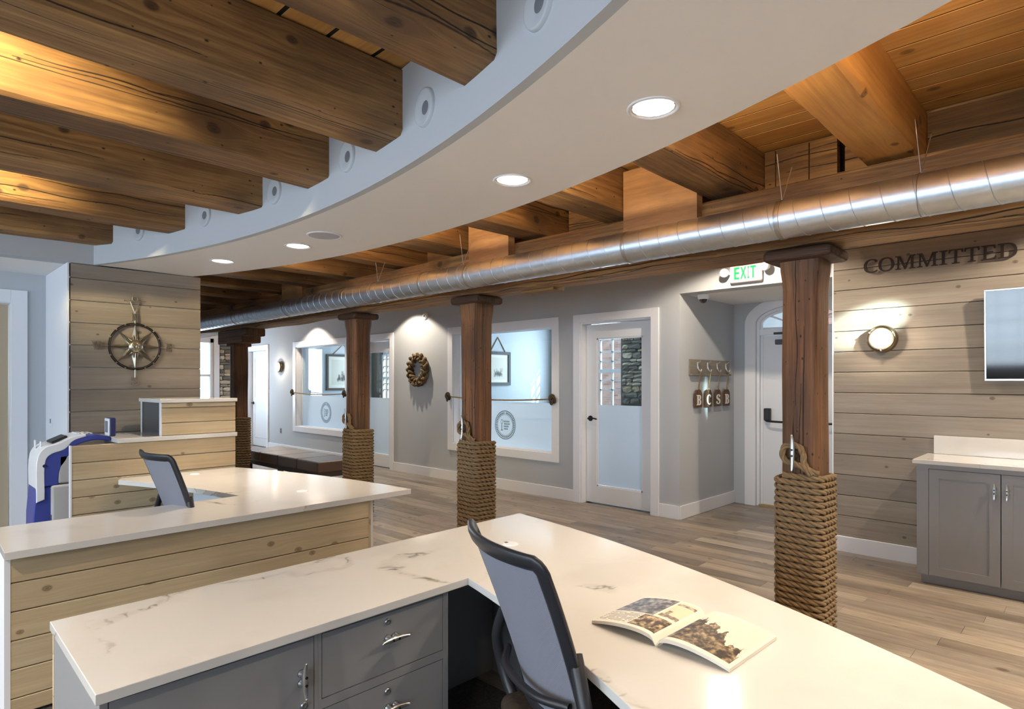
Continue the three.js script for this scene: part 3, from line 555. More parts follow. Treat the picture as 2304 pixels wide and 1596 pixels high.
function lever(parent, x, y, z, dir) {
  const h = new THREE.Group(); h.name = 'handle'; h.position.set(x, y, z); parent.add(h);
  const rose = new THREE.CylinderGeometry(0.032, 0.034, 0.012, 24); rose.rotateX(Math.PI / 2); rose.translate(0, 0, 0.006); part(h, 'rose', rose, M.bronze);
  part(h, 'lever', plain([rod(V(0, 0, 0.01), V(0, 0, 0.055), 0.011, 12), tube([V(0, 0, 0.052), V(dir * 0.03, 0.002, 0.056), V(dir * 0.08, 0.004, 0.052), V(dir * 0.125, -0.004, 0.05)], 0.0085, 16, 8)]), M.bronze);
}
function doorPanel(d, x0, x1, y1, z, lite) { // white leaf, front face at z
  const t = 0.045;
  if (lite) {
    const [l0, l1, b, h] = lite;
    for (const q of [[x0, l0, 0.012, y1], [l1, x1, 0.012, y1], [l0, l1, 0.012, b], [l0, l1, h, y1]]) part(d, q[3] - q[2] > 1.5 ? 'stile' : 'rail', bx(q[0], q[1], q[2], q[3], z - t, z), M.door);
    for (const q of [[l0, l0 + 0.016, b, h], [l1 - 0.016, l1, b, h], [l0, l1, b, b + 0.016], [l0, l1, h - 0.016, h]]) part(d, 'glazing_bead', bx(q[0], q[1], q[2], q[3], z - 0.03, z - 0.006), M.trim);
    part(d, 'glass_pane', bx(l0, l1, b, h, z - 0.026, z - 0.022), M.glass);
    part(d, 'frosted_film', bx(l0 + 0.017, l1 - 0.017, b + 0.017, 1.215, z - 0.0215, z - 0.0205), M.frost, 'pale blue frosted film');
  } else {
    part(d, 'leaf', bx(x0, x1, 0.012, y1, z - t, z), M.door);
    for (const [a, b] of [[0.2, 0.95], [1.12, y1 - 0.15]]) for (const q of [[x0 + 0.12, x1 - 0.12, a, a + 0.02], [x0 + 0.12, x1 - 0.12, b - 0.02, b], [x0 + 0.12, x0 + 0.14, a, b], [x1 - 0.14, x1 - 0.12, a, b]]) part(d, 'panel_mould', bx(q[0], q[1], q[2], q[3], z, z + 0.006), M.door);
  }
}
DOORS.forEach(([a, b], i) => {
  const d = struct('door_' + (i + 1), null, null, ['white panelled door with a dark lever at the far end of the hall', 'white glass door beyond the second post, frosted below', 'white glass door with a dark lever beside the exit alcove, frosted below'][i]);
  casing(d, a, b, 0, 2.228, 0.1, ZW, false);
  for (const q of [[a, a + 0.02, 0, 2.228], [b - 0.02, b, 0, 2.228], [a + 0.02, b - 0.02, 2.208, 2.228]]) part(d, 'jamb', bx(q[0], q[1], q[2], q[3], ZW - 0.2, ZW), M.trim);
  const z = i ? ZW - 0.09 : ZW - 0.09, x0 = a + 0.024, x1 = b - 0.024;
  doorPanel(d, x0, x1, 2.203, z, i ? [x0 + 0.155, x1 - 0.15, 0.215, 2.03] : null);
  lever(d, x0 + 0.065, i ? 1.045 : 1.0, z, 1);
});
{ // baseboards between the openings
  const bb = struct('baseboard_back', null, null, 'tall white baseboard along the far wall'); let x = -15;
  for (const [a, b] of [...DOORS.map(d => [d[0] - 0.1, d[1] + 0.1]), [-3.33, XP]]) { if (a - x > 0.05) part(bb, 'board', rbx(x, a, 0, 0.147, ZW, ZW + 0.016, 0.003), M.trim); x = b; }
  const b2 = struct('baseboard_plank', rbx(XP - 0.012, -1.0, 0, 0.138, -5.952, -5.91, 0.004), M.trim, 'white baseboard under the plank wall');
  part(struct('baseboard_alcove', null, null, 'white baseboard inside the exit alcove'), 'board', rbx(-3.33, -3.314, 0, 0.147, -7.4, ZW, 0.003), M.trim);
}
// exit door with arched transom at the back of the alcove
{
  const zb = -7.42, x0 = -3.02, x1 = -2.06, cx = (x0 + x1) / 2;
  const s = new THREE.Shape([[-3.45, 0], [-3.45, 2.62], [XP + 0.12, 2.62], [XP + 0.12, 0], [x1 + 0.03, 0], [x1 + 0.03, 2.2]].map(p => new THREE.Vector2(...p)));
  for (let k = 0; k <= 20; k++) { const t = k / 20 * Math.PI; s.lineTo(cx + (x1 - cx + 0.03) * Math.cos(t), 2.2 + 0.2 * Math.sin(t)); } s.lineTo(x0 - 0.03, 0);
  const wall = new THREE.ExtrudeGeometry(s, { depth: 0.15, bevelEnabled: false }); wall.translate(0, 0, zb - 0.13); struct('wall_alcove_back', metreUV(wall, 'x'), M.paint);
  const d = struct('door_4', null, null, 'white exit door with a dark push bar under an arched fan transom');
  const cs = (o, w, dz, y) => { const q = new THREE.Shape(); const xa = x0 - 0.03 - o, xb = x1 + 0.03 + o; q.moveTo(xa - w, 0); q.lineTo(xa - w, 2.2); for (let k = 20; k >= 0; k--) { const t = k / 20 * Math.PI; q.lineTo(cx + (xb + w - cx) * Math.cos(t), 2.2 + (0.2 + o + w) * Math.sin(t)); } q.lineTo(xb + w, 0); q.lineTo(xb, 0); q.lineTo(xb, 2.2); for (let k = 0; k <= 20; k++) { const t = k / 20 * Math.PI; q.lineTo(cx + (xb - cx) * Math.cos(t), 2.2 + (0.2 + o) * Math.sin(t)); } q.lineTo(xa, 0); return new THREE.ExtrudeGeometry(q, { depth: dz, bevelEnabled: false }).translate(0, 0, y); };
  part(d, 'casing', cs(0, 0.13, 0.03, zb + 0.02), M.trim); part(d, 'jamb', cs(-0.035, 0.035, 0.12, zb - 0.11), M.trim); part(d, 'door_stop', cs(-0.06, 0.025, 0.03, zb - 0.06), M.trim);
  part(d, 'transom_bar', bx(x0, x1, 2.06, 2.13, zb - 0.08, zb), M.trim);
  part(d, 'leaf', bx(x0 + 0.03, x1 - 0.03, 0.012, 2.055, zb - 0.085, zb - 0.04), M.door);
  for (const t of [0, 0.2, 0.4, 0.6, 0.8, 1].map(k => k * Math.PI)) { const a = V(cx, 2.135, zb - 0.06), e = V(cx + 0.46 * Math.cos(t), 2.145 + 0.25 * Math.sin(t), zb - 0.06); part(d, 'muntin', rod(a, e, 0.012, 6), M.trim); }
  const arcp = []; for (let k = 0; k <= 16; k++) { const t = k / 16 * Math.PI; arcp.push(V(cx + 0.2 * Math.cos(t), 2.135 + 0.1 * Math.sin(t), zb - 0.06)); } part(d, 'muntin', tube(arcp, 0.011, 24, 6), M.trim);
  part(d, 'glass_pane', bx(x0, x1, 2.13, 2.41, zb - 0.064, zb - 0.06), M.glass);
  // panic bar
  const bar = part(d, 'push_bar', plain([tube([V(x0 + 0.1, 1.035, zb - 0.04), V(x0 + 0.1, 1.035, zb + 0.05), V(x0 + 0.12, 1.03, zb + 0.06), V(x1 - 0.12, 1.03, zb + 0.06), V(x1 - 0.1, 1.035, zb + 0.05), V(x1 - 0.1, 1.035, zb - 0.04)], 0.013, 80, 8)]), M.black, 'black push bar');
  part(bar, 'bar_mount', rbx(x0 + 0.06, x0 + 0.13, 1.03, 1.18, zb - 0.04, zb + 0.03, 0.012), M.black); part(bar, 'bar_mount', rbx(x1 - 0.13, x1 - 0.06, 1.03, 1.18, zb - 0.04, zb + 0.03, 0.012), M.black);
  const cl = part(d, 'door_closer', rbx(-2.83, -2.58, 1.94, 2.0, zb - 0.04, zb + 0.02, 0.008), new THREE.MeshStandardMaterial({ color: 0x4a4d52, roughness: 0.5 }), 'grey door closer');
  part(cl, 'closer_arm', plain([bx(-2.84, -2.6, 2.06, 2.085, zb - 0.02, zb + 0.03), rod(V(-2.66, 2.0, zb + 0.01), V(-2.6, 2.06, zb + 0.03), 0.008)]), M.black);
  part(d, 'threshold', bx(x0, x1, 0, 0.018, zb - 0.12, zb + 0.03), new THREE.MeshStandardMaterial({ color: 0xa98c5e, roughness: 0.5 }), 'brass coloured threshold');
}
{ // door of the left recess
  const d = struct('door_5', null, null, 'white cased door at the left edge in the side recess'), X = -7.2;
  for (const q of [[-0.96, -0.84, 0, 2.34], [0.04, 0.16, 0, 2.34], [-0.84, 0.04, 2.22, 2.34]]) part(d, 'casing', rbx(X, X + 0.022, q[2], q[3], q[0], q[1], 0.003), M.trim);
  for (const q of [[-0.86, -0.84, 0, 2.235], [0.04, 0.06, 0, 2.235], [-0.84, 0.04, 2.215, 2.235]]) part(d, 'jamb', bx(X - 0.2, X, q[2], q[3], q[0], q[1]), M.trim);
  part(d, 'leaf', bx(X - 0.15, X - 0.11, 0.01, 2.21, -0.835, 0.035), new THREE.MeshStandardMaterial({ color: 0xb9a88e, roughness: 0.5 }), 'pale wood door leaf');
}
// pictures hung in the offices
const paper = (seed, dark) => { const r = rng(seed), T = []; for (let k = 0; k < 60; k++) T.push([0.3 + 0.4 * r(), 0.25 + 0.22 * r() * r(), 0.01 + 0.03 * r()]); return makeTex(128, 128, (u, v) => { const m = u < 0.1 || u > 0.9 || v < 0.1 || v > 0.9; if (m) return [0.86, 0.83, 0.78]; let k = 0; for (const q of T) if (Math.abs(u - q[0]) < q[2] && Math.abs(v - q[1]) < q[2] * 2) k += 0.22; return mixc([0.80, 0.77, 0.71], dark, clamp(k * 0.8)); }, true, 1, 1); };
function picture(label, x, y, z, w, h, seed, fc) { // hangs on a wall that faces +x
  const t = thing('framed_picture', label, 'picture', [x, y, z]);
  const f = 0.055; for (const q of [[-w / 2, w / 2, -h / 2, -h / 2 + f], [-w / 2, w / 2, h / 2 - f, h / 2], [-w / 2, -w / 2 + f, -h / 2 + f, h / 2 - f], [w / 2 - f, w / 2, -h / 2 + f, h / 2 - f]]) part(t, 'frame', bx(0, 0.03, q[2], q[3], q[0], q[1]), new THREE.MeshStandardMaterial({ color: fc, roughness: 0.6 }));
  const p = new THREE.PlaneGeometry(w - 2 * f, h - 2 * f); p.rotateY(Math.PI / 2); p.translate(0.012, 0, 0); part(t, 'print', p, new THREE.MeshStandardMaterial({ map: paper(seed, [0.2, 0.18, 0.16]), roughness: 0.6 }));
  part(t, 'hanging_cord', plain([rod(V(0.01, h / 2, -w * 0.3), V(0.005, h / 2 + 0.26, 0), 0.008), rod(V(0.01, h / 2, w * 0.3), V(0.005, h / 2 + 0.26, 0), 0.008)]), M.rope2);
}
picture('ship print in a dark wooden frame seen through the far interior window', -14.3, 1.74, -8.42, 0.95, 0.92, 601, 0x4a4038);
picture('small print in a thin black frame behind the window beside the glass door', -7.9, 1.735, -7.78, 0.62, 0.61, 602, 0x35312d);

// ================================================================ TIMBER POSTS WITH ROPE
function roundSquare(h, r, t) { // point on a rounded square of half side h and corner radius r, t in [0,1), clockwise from the +y side
  const s = 2 * (h - r), q = Math.PI / 2 * r, L = 4 * (s + q); let d = (t - Math.floor(t)) * L; const k = Math.min(3, Math.floor(d / (s + q))); d -= k * (s + q);
  let x, y; if (d < s) { x = -s / 2 + d; y = h; } else { const a = Math.PI / 2 - (d - s) / r; x = h - r + r * Math.cos(a); y = h - r + r * Math.sin(a); }
  for (let i = 0; i < k; i++) [x, y] = [y, -x];
  return [x, y];
}
// dock cleat: two-legged base with a bar that tapers into horns (length along x, stands off in z)
function cleatGeo(L = 0.16, k = 1) {
  const n = 18, P = []; for (let i = 0; i <= n; i++) { const u = i / n * 2 - 1; P.push(V(u * L / 2, 0, 0.026 * k + 0.008 * k * Math.abs(u) ** 3)); }
  const c = new THREE.CatmullRomCurve3(P), g = new THREE.TubeGeometry(c, 24, 1, 10), p = g.attributes.position;
  for (let i = 0; i < p.count; i++) { const u = p.getX(i) / (L / 2), m = Math.floor(i / 11) / 24 * 2 - 1, ctr = c.getPoint(Math.floor(i / 11) / 24), r = 0.0085 * k * (1 - 0.55 * Math.abs(m) ** 1.5); p.setXYZ(i, ctr.x, ctr.y + (p.getY(i) - ctr.y) * r * 1.25, ctr.z + (p.getZ(i) - ctr.z) * r); }
  g.computeVertexNormals(); const cap = s => new THREE.SphereGeometry(0.0045 * k, 8, 6).translate(s * L / 2, 0, 0.034 * k);
  const leg = s => lathe([[0.0, 0], [0.014 * k, 0], [0.013 * k, 0.004 * k], [0.009 * k, 0.011 * k], [0.0085 * k, 0.024 * k]], 14).rotateX(Math.PI / 2).translate(s * 0.0155 * k, 0, 0);
  return plain([g, cap(-1), cap(1), leg(-1), leg(1), rbx(-0.024 * k, 0.024 * k, -0.009 * k, 0.009 * k, 0.012 * k, 0.028 * k, 0.006 * k)]);
}
const cleatHole = k => [-1, 1].map(s => new THREE.CylinderGeometry(0.0048 * k, 0.0048 * k, 0.003 * k, 12).rotateX(Math.PI / 2).translate(s * 0.0125 * k, 0, 0.0345 * k));
const bigCleat = cleatGeo(0.2, 1.35), bigHoles = cleatHole(1.35);
const POSTS = [[-1.258, 'square timber post wrapped in rope in front of the exit alcove', 1], [-4.08, 'square timber post wrapped in rope before the window next to the glass door', 0.7], [-6.04, 'square timber post wrapped in rope at the end of the leather bench', 0.5], [-9.32, 'square timber post under a bolstered girder joint at the far end beyond the desks', 0.4]];
POSTS.forEach(([x, label, detail], i) => {
  const t = thing('timber_post', label, 'post', [x, 0, -3.75]), h = 0.1, top = 2.19, P = [], U = [], I = [];
  const n = 24, m = 40, r = rng(700 + i), ph = [r() * 9, r() * 9, r() * 9];
  for (let k = 0; k <= m; k++) {
    const y = top * k / m, flare = 1 + 0.13 * sstep(top - 0.16, top - 0.02, y) * (i === 3 ? 0.4 : 1);
    for (let j = 0; j <= n; j++) { const [a, b] = roundSquare(h, 0.018, j / n + 1 / 16), w = 1 + 0.012 * Math.sin(y * 3 + ph[0] + j) + 0.012 * Math.sin(y * 7 + ph[1] + j * 1.7); P.push(a * flare * w, y, b * flare * w); U.push(y + i * 1.3, j / n * 0.76 + i * 0.31); }
  }
  for (let k = 0; k < m; k++) for (let j = 0; j < n; j++) { const a = k * (n + 1) + j, b = a + n + 1; I.push(a, b, a + 1, a + 1, b, b + 1); }
  const g = new THREE.BufferGeometry(); g.setAttribute('position', new THREE.Float32BufferAttribute(P, 3)); g.setAttribute('uv', new THREE.Float32BufferAttribute(U, 2)); g.setIndex(I); g.computeVertexNormals();
  part(t, 'shaft', g, M.post);
  if (i < 3) part(t, 'cap', plain([rbx(-0.19, 0.19, top, top + 0.068, -0.16, 0.16, 0.03, 'x', i, 0, 3)]), tinted(M.post, [0.48, 0.46, 0.48]), 'dark wooden cap');
  else { part(t, 'cap', rbx(-0.14, 0.14, 2.02, 2.06, -0.13, 0.13, 0.006), M.post); part(t, 'bolster', rbx(-0.45, 0.45, 2.06, 2.262, -0.14, 0.14, 0.02, 'x', 2), M.post, 'dark notched bolster'); part(t, 'bolster', rbx(-0.3, 0.62, 2.15, 2.262, -0.13, 0.15, 0.02, 'x', 3), M.post); }
  // rope wound round the foot, top row at about 0.98 m
  const R = 0.0185, pitch = 0.0362, y1 = 0.965, turns = Math.floor((y1 - 0.02) / pitch), steps = Math.round(96 * detail) + 24, pts = [];
  const wh = h + R + 0.008; for (let k = 0; k <= turns * steps; k++) { const [a, b] = roundSquare(wh, 0.045, k / steps); pts.push(V(a, y1 - k / steps * pitch, b)); }
  part(t, 'rope_wrap', ropeSweep(pts, R * 1.02, 0.05, { radial: i > 1 ? 5 : 7 }), M.rope, 'thick laid rope wound round the foot');
  // cleat on the face towards the hall, with the rope end hitched round it
  const cx = i === 0 ? -0.025 : -0.04, cy = 1.095, cz = h + 0.002;
  if (i < 3) {
    const c = new THREE.Group(); c.name = 'cleat'; c.position.set(cx, cy, cz); c.rotation.z = Math.PI / 2; t.add(c);
    part(c, 'cleat_bar', bigCleat, M.chrome); bigHoles.forEach(h => part(c, 'screw_hole', h, M.black));
    const loop = [V(0.11, 0.985, cz + 0.012), V(0.075, 0.995, cz + 0.026), V(0.04, 1.03, cz + 0.028), V(0.03, 1.08, cz + 0.022), V(0.012, 1.125, cz + 0.018), V(cx - 0.01, 1.14, cz + 0.016), V(cx - 0.048, 1.125, cz + 0.02), V(cx - 0.058, 1.09, cz + 0.024), V(cx - 0.045, 1.05, cz + 0.026), V(cx, 1.035, cz + 0.022), V(0.03, 1.02, cz + 0.034), V(0.08, 0.975, cz + 0.03)];
    part(t, 'rope_hitch', ropeSweep(along(loop, 0.006), R, 0.05, { radial: 8, up: V(0, 0, 1) }), M.rope, 'rope end hitched round the cleat');
  }
});

// ================================================================ SPIRAL DUCT
{
  const Z = -3.372, Y = 2.366, R = 0.1, t = thing('spiral_duct', 'shiny galvanised spiral air duct hung along the timber girder', 'duct');
  const X0 = -14.9, X1 = 2.9, joints = [-12.8, -10.6, -8.4, -6.9, -5.6, -4.316, -3.72, -2.205, -1.249, 0.6], cuts = [X0, ...joints, X1];
  for (let k = 0; k < cuts.length - 1; k++) { const L = cuts[k + 1] - cuts[k], g = new THREE.CylinderGeometry(R, R, L, 40, 1, true); const uv = g.attributes.uv; for (let i = 0; i < uv.count; i++) uv.setXY(i, uv.getX(i) * 0.628, uv.getY(i) * L + k * 0.3); g.rotateZ(Math.PI / 2); g.translate(cuts[k] + L / 2, Y, Z); const s = part(t, 'duct_length', g, M.galv);
    const pts = [], P = 0.132; for (let x = cuts[k] + 0.02; x < cuts[k + 1] - 0.02; x += P / 28) { const a = x / P * Math.PI * 2; pts.push(V(x, Y + Math.cos(a) * (R + 0.0004), Z + Math.sin(a) * (R + 0.0004))); }
    const c = new THREE.CatmullRomCurve3(pts); part(s, 'lock_seam', new THREE.TubeGeometry(c, pts.length, 0.0022, 5), M.galv);
  }
  for (const x of joints) { const g = lathe([[R, -0.014], [R + 0.004, -0.012], [R + 0.004, 0.012], [R, 0.014]], 40); g.rotateZ(Math.PI / 2); g.translate(x, Y, Z); part(t, 'coupling', g, M.steel); }
  for (const x of [-0.62, -1.25, -3.83, -5.08]) {
    const p = []; for (let k = 0; k <= 24; k++) { const a = -1.2 + k / 24 * 5.5; p.push(V(x + 0.004 * k / 24, Y + (R + 0.002) * Math.cos(a - Math.PI / 2 + 0.05), Z + (R + 0.002) * Math.sin(a + Math.PI / 2))); }
    const ring = Array.from({ length: 33 }, (_, k) => V(x, Y + (R + 0.002) * Math.cos(k / 16 * Math.PI), Z + (R + 0.002) * Math.sin(k / 16 * Math.PI)));
    part(t, 'hanger_wire', plain([tube(ring, 0.0022, 48, 5), rod(V(x, Y + R, Z), V(x - 0.02, 2.72, Z + 0.02), 0.0025, 6), rod(V(x, Y + R, Z), V(x + 0.03, 2.66, Z - 0.06), 0.0025, 6)]), M.steel);
  }
}

// ================================================================ LEATHER BENCH
{
  const t = thing('leather_bench', 'long brown leather bench with channel seams beside the timber post', 'bench', [-8.5, 0, -4.27]);
  const leather = new THREE.MeshPhysicalMaterial({ color: 0x5e4838, roughness: 0.36, clearcoat: 0.25, clearcoatRoughness: 0.4 }), L = 2.3, n = 4, w = L / n;
  const seat = new THREE.Group(); seat.name = 'seat'; t.add(seat);
  for (let k = 0; k < n; k++) part(seat, 'cushion', rbx(-L / 2 + k * w + 0.002, -L / 2 + (k + 1) * w - 0.002, 0.3, 0.45, -0.31, 0.31, 0.025, 'x', 0, 0, 4), leather);
  part(t, 'apron', rbx(-L / 2 + 0.02, L / 2 - 0.02, 0.24, 0.305, -0.29, 0.29, 0.006), new THREE.MeshStandardMaterial({ color: 0x39322e, roughness: 0.5 }), 'dark wooden apron');
  for (const x of [-1, 1]) for (const z of [-1, 1]) part(t, 'leg', rbx(x * (L / 2 - 0.06) - 0.035, x * (L / 2 - 0.06) + 0.035, 0, 0.245, z * 0.25 - 0.035, z * 0.25 + 0.035, 0.005), M.bronze);
}

// ================================================================ THINGS ON THE WALLS
{ // lettering
  const t = thing('wall_lettering', 'dark raised serif letters spelling COMMITTED on the plank wall', 'lettering', [0, 2.432, -5.93]);
  const word = 'COMMITTED', wid = [1.0, 1.12, 1.4, 1.4, 0.52, 0.92, 0.92, 0.92, 1.12], tot = wid.reduce((a, b) => a + b) + 8 * 0.06; let x = -1.505; const k = 1.027 / tot;
  const mat = new THREE.MeshStandardMaterial({ color: 0x2b1f19, roughness: 0.5 });
  [...word].forEach((c, i) => { const g = letter(fontSerif, c, wid[i] * k * 0.98, c === 'C' || c === 'O' ? 0.117 : 0.112, 0.014); g.translate(x + wid[i] * k / 2, c === 'C' || c === 'O' ? -0.0025 : 0, 0.012); part(t, 'letter', g, mat); const m = part(t, 'stud', new THREE.CylinderGeometry(0.004, 0.004, 0.0125, 8).rotateX(Math.PI / 2).translate(x + wid[i] * k * (c === 'C' ? 0.12 : c === 'O' ? 0.1 : c === 'D' || c === 'E' ? 0.22 : 0.5), 0.05, 0.006), mat); x += (wid[i] + 0.06) * k; });
}
const opal = new THREE.MeshStandardMaterial({ color: 0xfff6e4, emissive: new THREE.Color().setRGB(1, 0.86, 0.66), emissiveIntensity: 1.6, roughness: 0.4 });
function bulkhead(label, x, y, z) {
  const t = thing('bulkhead_lamp', label, 'lamp', [x, y, z]);
  const ring = lathe([[0.11, 0], [0.116, 0.004], [0.116, 0.03], [0.108, 0.055], [0.094, 0.064], [0.084, 0.06], [0.084, 0.03], [0.0, 0.026]], 44); ring.rotateX(Math.PI / 2); part(t, 'ring', ring, new THREE.MeshStandardMaterial({ color: 0x8f7f68, roughness: 0.28, metalness: 1 }), 'brushed bronze ring');
  const dome = lathe([[0.086, 0.05], [0.083, 0.068], [0.066, 0.083], [0.036, 0.092], [0, 0.094]], 36); dome.rotateX(Math.PI / 2); part(t, 'lamp_glass', dome, opal, 'glowing opal glass');
  for (const a of [0.5, 2.6, 4.7]) part(t, 'screw', new THREE.SphereGeometry(0.008, 10, 8).translate(0.101 * Math.cos(a), 0.101 * Math.sin(a), 0.061), M.chrome);
  const l = new THREE.PointLight(WARM, 0.55, 0, 2); l.position.set(0, 0, 0.12); l.castShadow = true; t.add(l);
}
bulkhead('round bronze bulkhead lamp glowing on the plank wall', -1.365, 1.862, -5.93);
bulkhead('small round bulkhead lamp glowing on the grey wall beside the far interior window', -12.82, 1.82, ZW);
{ // wall television, tipped slightly forward
  const t = thing('wall_television', 'flat television with a thin silver frame on the plank wall', 'television', [0.02, 1.85, -5.86]); t.rotation.x = 0.05;
  const w = 0.69, h = 0.345; part(t, 'casing', rbx(-w, w, -h, h, -0.04, -0.004, 0.006), M.black);
  for (const q of [[-w, w, -h, -h + 0.016], [-w, w, h - 0.012, h], [-w, -w + 0.012, -h + 0.016, h - 0.012], [w - 0.012, w, -h + 0.016, h - 0.012]]) part(t, 'bezel', rbx(q[0], q[1], q[2], q[3], -0.012, 0.004, 0.002), M.chrome, 'thin silver bezel');
  part(t, 'screen', bx(-w + 0.012, w - 0.012, -h + 0.016, h - 0.012, -0.004, -0.001), new THREE.MeshPhysicalMaterial({ color: 0x07080c, roughness: 0.06, ior: 1.65 }), 'dark glossy screen');
  part(t, 'wall_bracket', bx(-0.2, 0.2, -0.15, 0.15, -0.068, -0.04), M.black);
}
{ // exit sign with two emergency lamp heads
  const t = thing('exit_sign', 'white exit sign with green letters and two round lamp heads over the alcove', 'sign', [-2.585, 2.492, ZW]);
  part(t, 'housing', rbx(-0.163, 0.163, 0, 0.185, 0, 0.05, 0.022, 'x', 0, 0, 4), new THREE.MeshStandardMaterial({ color: 0xeee9e6, roughness: 0.4 }));
  const green = new THREE.MeshStandardMaterial({ color: 0x0f9a45, emissive: new THREE.Color().setRGB(0.005, 0.30, 0.06), emissiveIntensity: 0.8 }); let x = -0.112;
  for (const [c, w] of [['E', 0.052], ['X', 0.062], ['I', 0.018], ['T', 0.054]]) { const g = letter(fontBold, c, w, 0.122, 0.003); g.translate(x + w / 2, 0.033, 0.0495); part(t, 'sign_letter', g, green, 'green letter'); x += w + 0.011; }
  for (const s of [-1, 1]) { const hd = lathe([[0.0, -0.022], [0.025, -0.02], [0.044, 0.01], [0.045, 0.03], [0.039, 0.034], [0.0, 0.03]], 24); hd.rotateX(Math.PI / 2); hd.rotateY(-s * 0.35); hd.translate(s * 0.215, s < 0 ? 0.11 : 0.13, 0.05); const b = part(t, 'lamp_head', hd, M.trim, 'round white lamp head'); part(t, 'lamp_arm', rod(V(s * 0.15, s < 0 ? 0.1 : 0.12, 0.025), V(s * 0.2, s < 0 ? 0.108 : 0.128, 0.035), 0.012, 10), M.trim); }
}
{ // dome camera under the alcove header
  const t = thing('dome_camera', 'white dome security camera under the alcove ceiling', 'camera', [-3.17, 2.455, -6.28]);
  part(t, 'base', lathe([[0, 0], [0.058, 0], [0.062, -0.01], [0.06, -0.045], [0.047, -0.055], [0.043, -0.055]], 32), M.trim);
  part(t, 'dome', lathe([[0.044, -0.053], [0.041, -0.075], [0.026, -0.093], [0, -0.098]], 28), new THREE.MeshPhysicalMaterial({ color: 0x0b0b0d, roughness: 0.08, clearcoat: 1 }), 'black glossy dome');
}
{ // smoke-detector-like round fixture high on the wall above the wreath
  const t = thing('wall_sensor', 'small round white wall sensor with a dark eye above the rope wreath', 'sensor', [-7.78, 2.54, ZW]);
  part(t, 'body', lathe([[0.015, 0.028], [0.03, 0.028], [0.058, 0.012], [0.062, 0]], 32).rotateX(Math.PI / 2), M.trim); part(t, 'eye', new THREE.CylinderGeometry(0.018, 0.018, 0.004, 18).rotateX(Math.PI / 2).translate(0, 0, 0.026), M.black, 'dark eye');
}
{ const t = thing('wall_outlet', 'small grey wall outlet below the far bulkhead lamp', 'outlet', [-12.82, 0.44, ZW]); part(t, 'plate', rbx(-0.035, 0.035, -0.057, 0.057, 0, 0.006, 0.002), M.grey); for (const y of [-0.022, 0.022]) part(t, 'socket', rbx(-0.014, 0.014, y - 0.013, y + 0.013, 0.005, 0.008, 0.002), M.bronze); }
{ // braided rope wreath
  const t = thing('rope_wreath', 'braided brown rope wreath hung on the grey wall', 'wreath', [-7.91, 1.69, ZW + 0.06]), R = 0.195;
  const cols = [0x6f5b3d, 0x574530, 0x7b6746];
  for (let s = 0; s < 3; s++) { const pts = [], n = 260; for (let k = 0; k <= n; k++) { const a = k / n * Math.PI * 2, f = a * 5 + s * Math.PI * 2 / 3; const rad = R + 0.042 * Math.sin(f), z = 0.03 * Math.sin(2 * f); pts.push(V(rad * Math.cos(a), rad * Math.sin(a) * 1.06, z)); } 
    const g = []; for (let q = 0; q < 3; q++) { const off = q * Math.PI * 2 / 3; g.push(new THREE.TubeGeometry(new THREE.CatmullRomCurve3(pts.map((p, k) => { const a = k / n * Math.PI * 2, c = 0.013; return V(p.x + Math.cos(a) * c * Math.cos(off + k * 0.25), p.y + Math.sin(a) * c * Math.cos(off + k * 0.25), p.z + c * Math.sin(off + k * 0.25)); })), 300, 0.0165, 7)); }
    part(t, 'strand', plain(g), new THREE.MeshStandardMaterial({ color: cols[s], roughness: 0.95 })); }
}
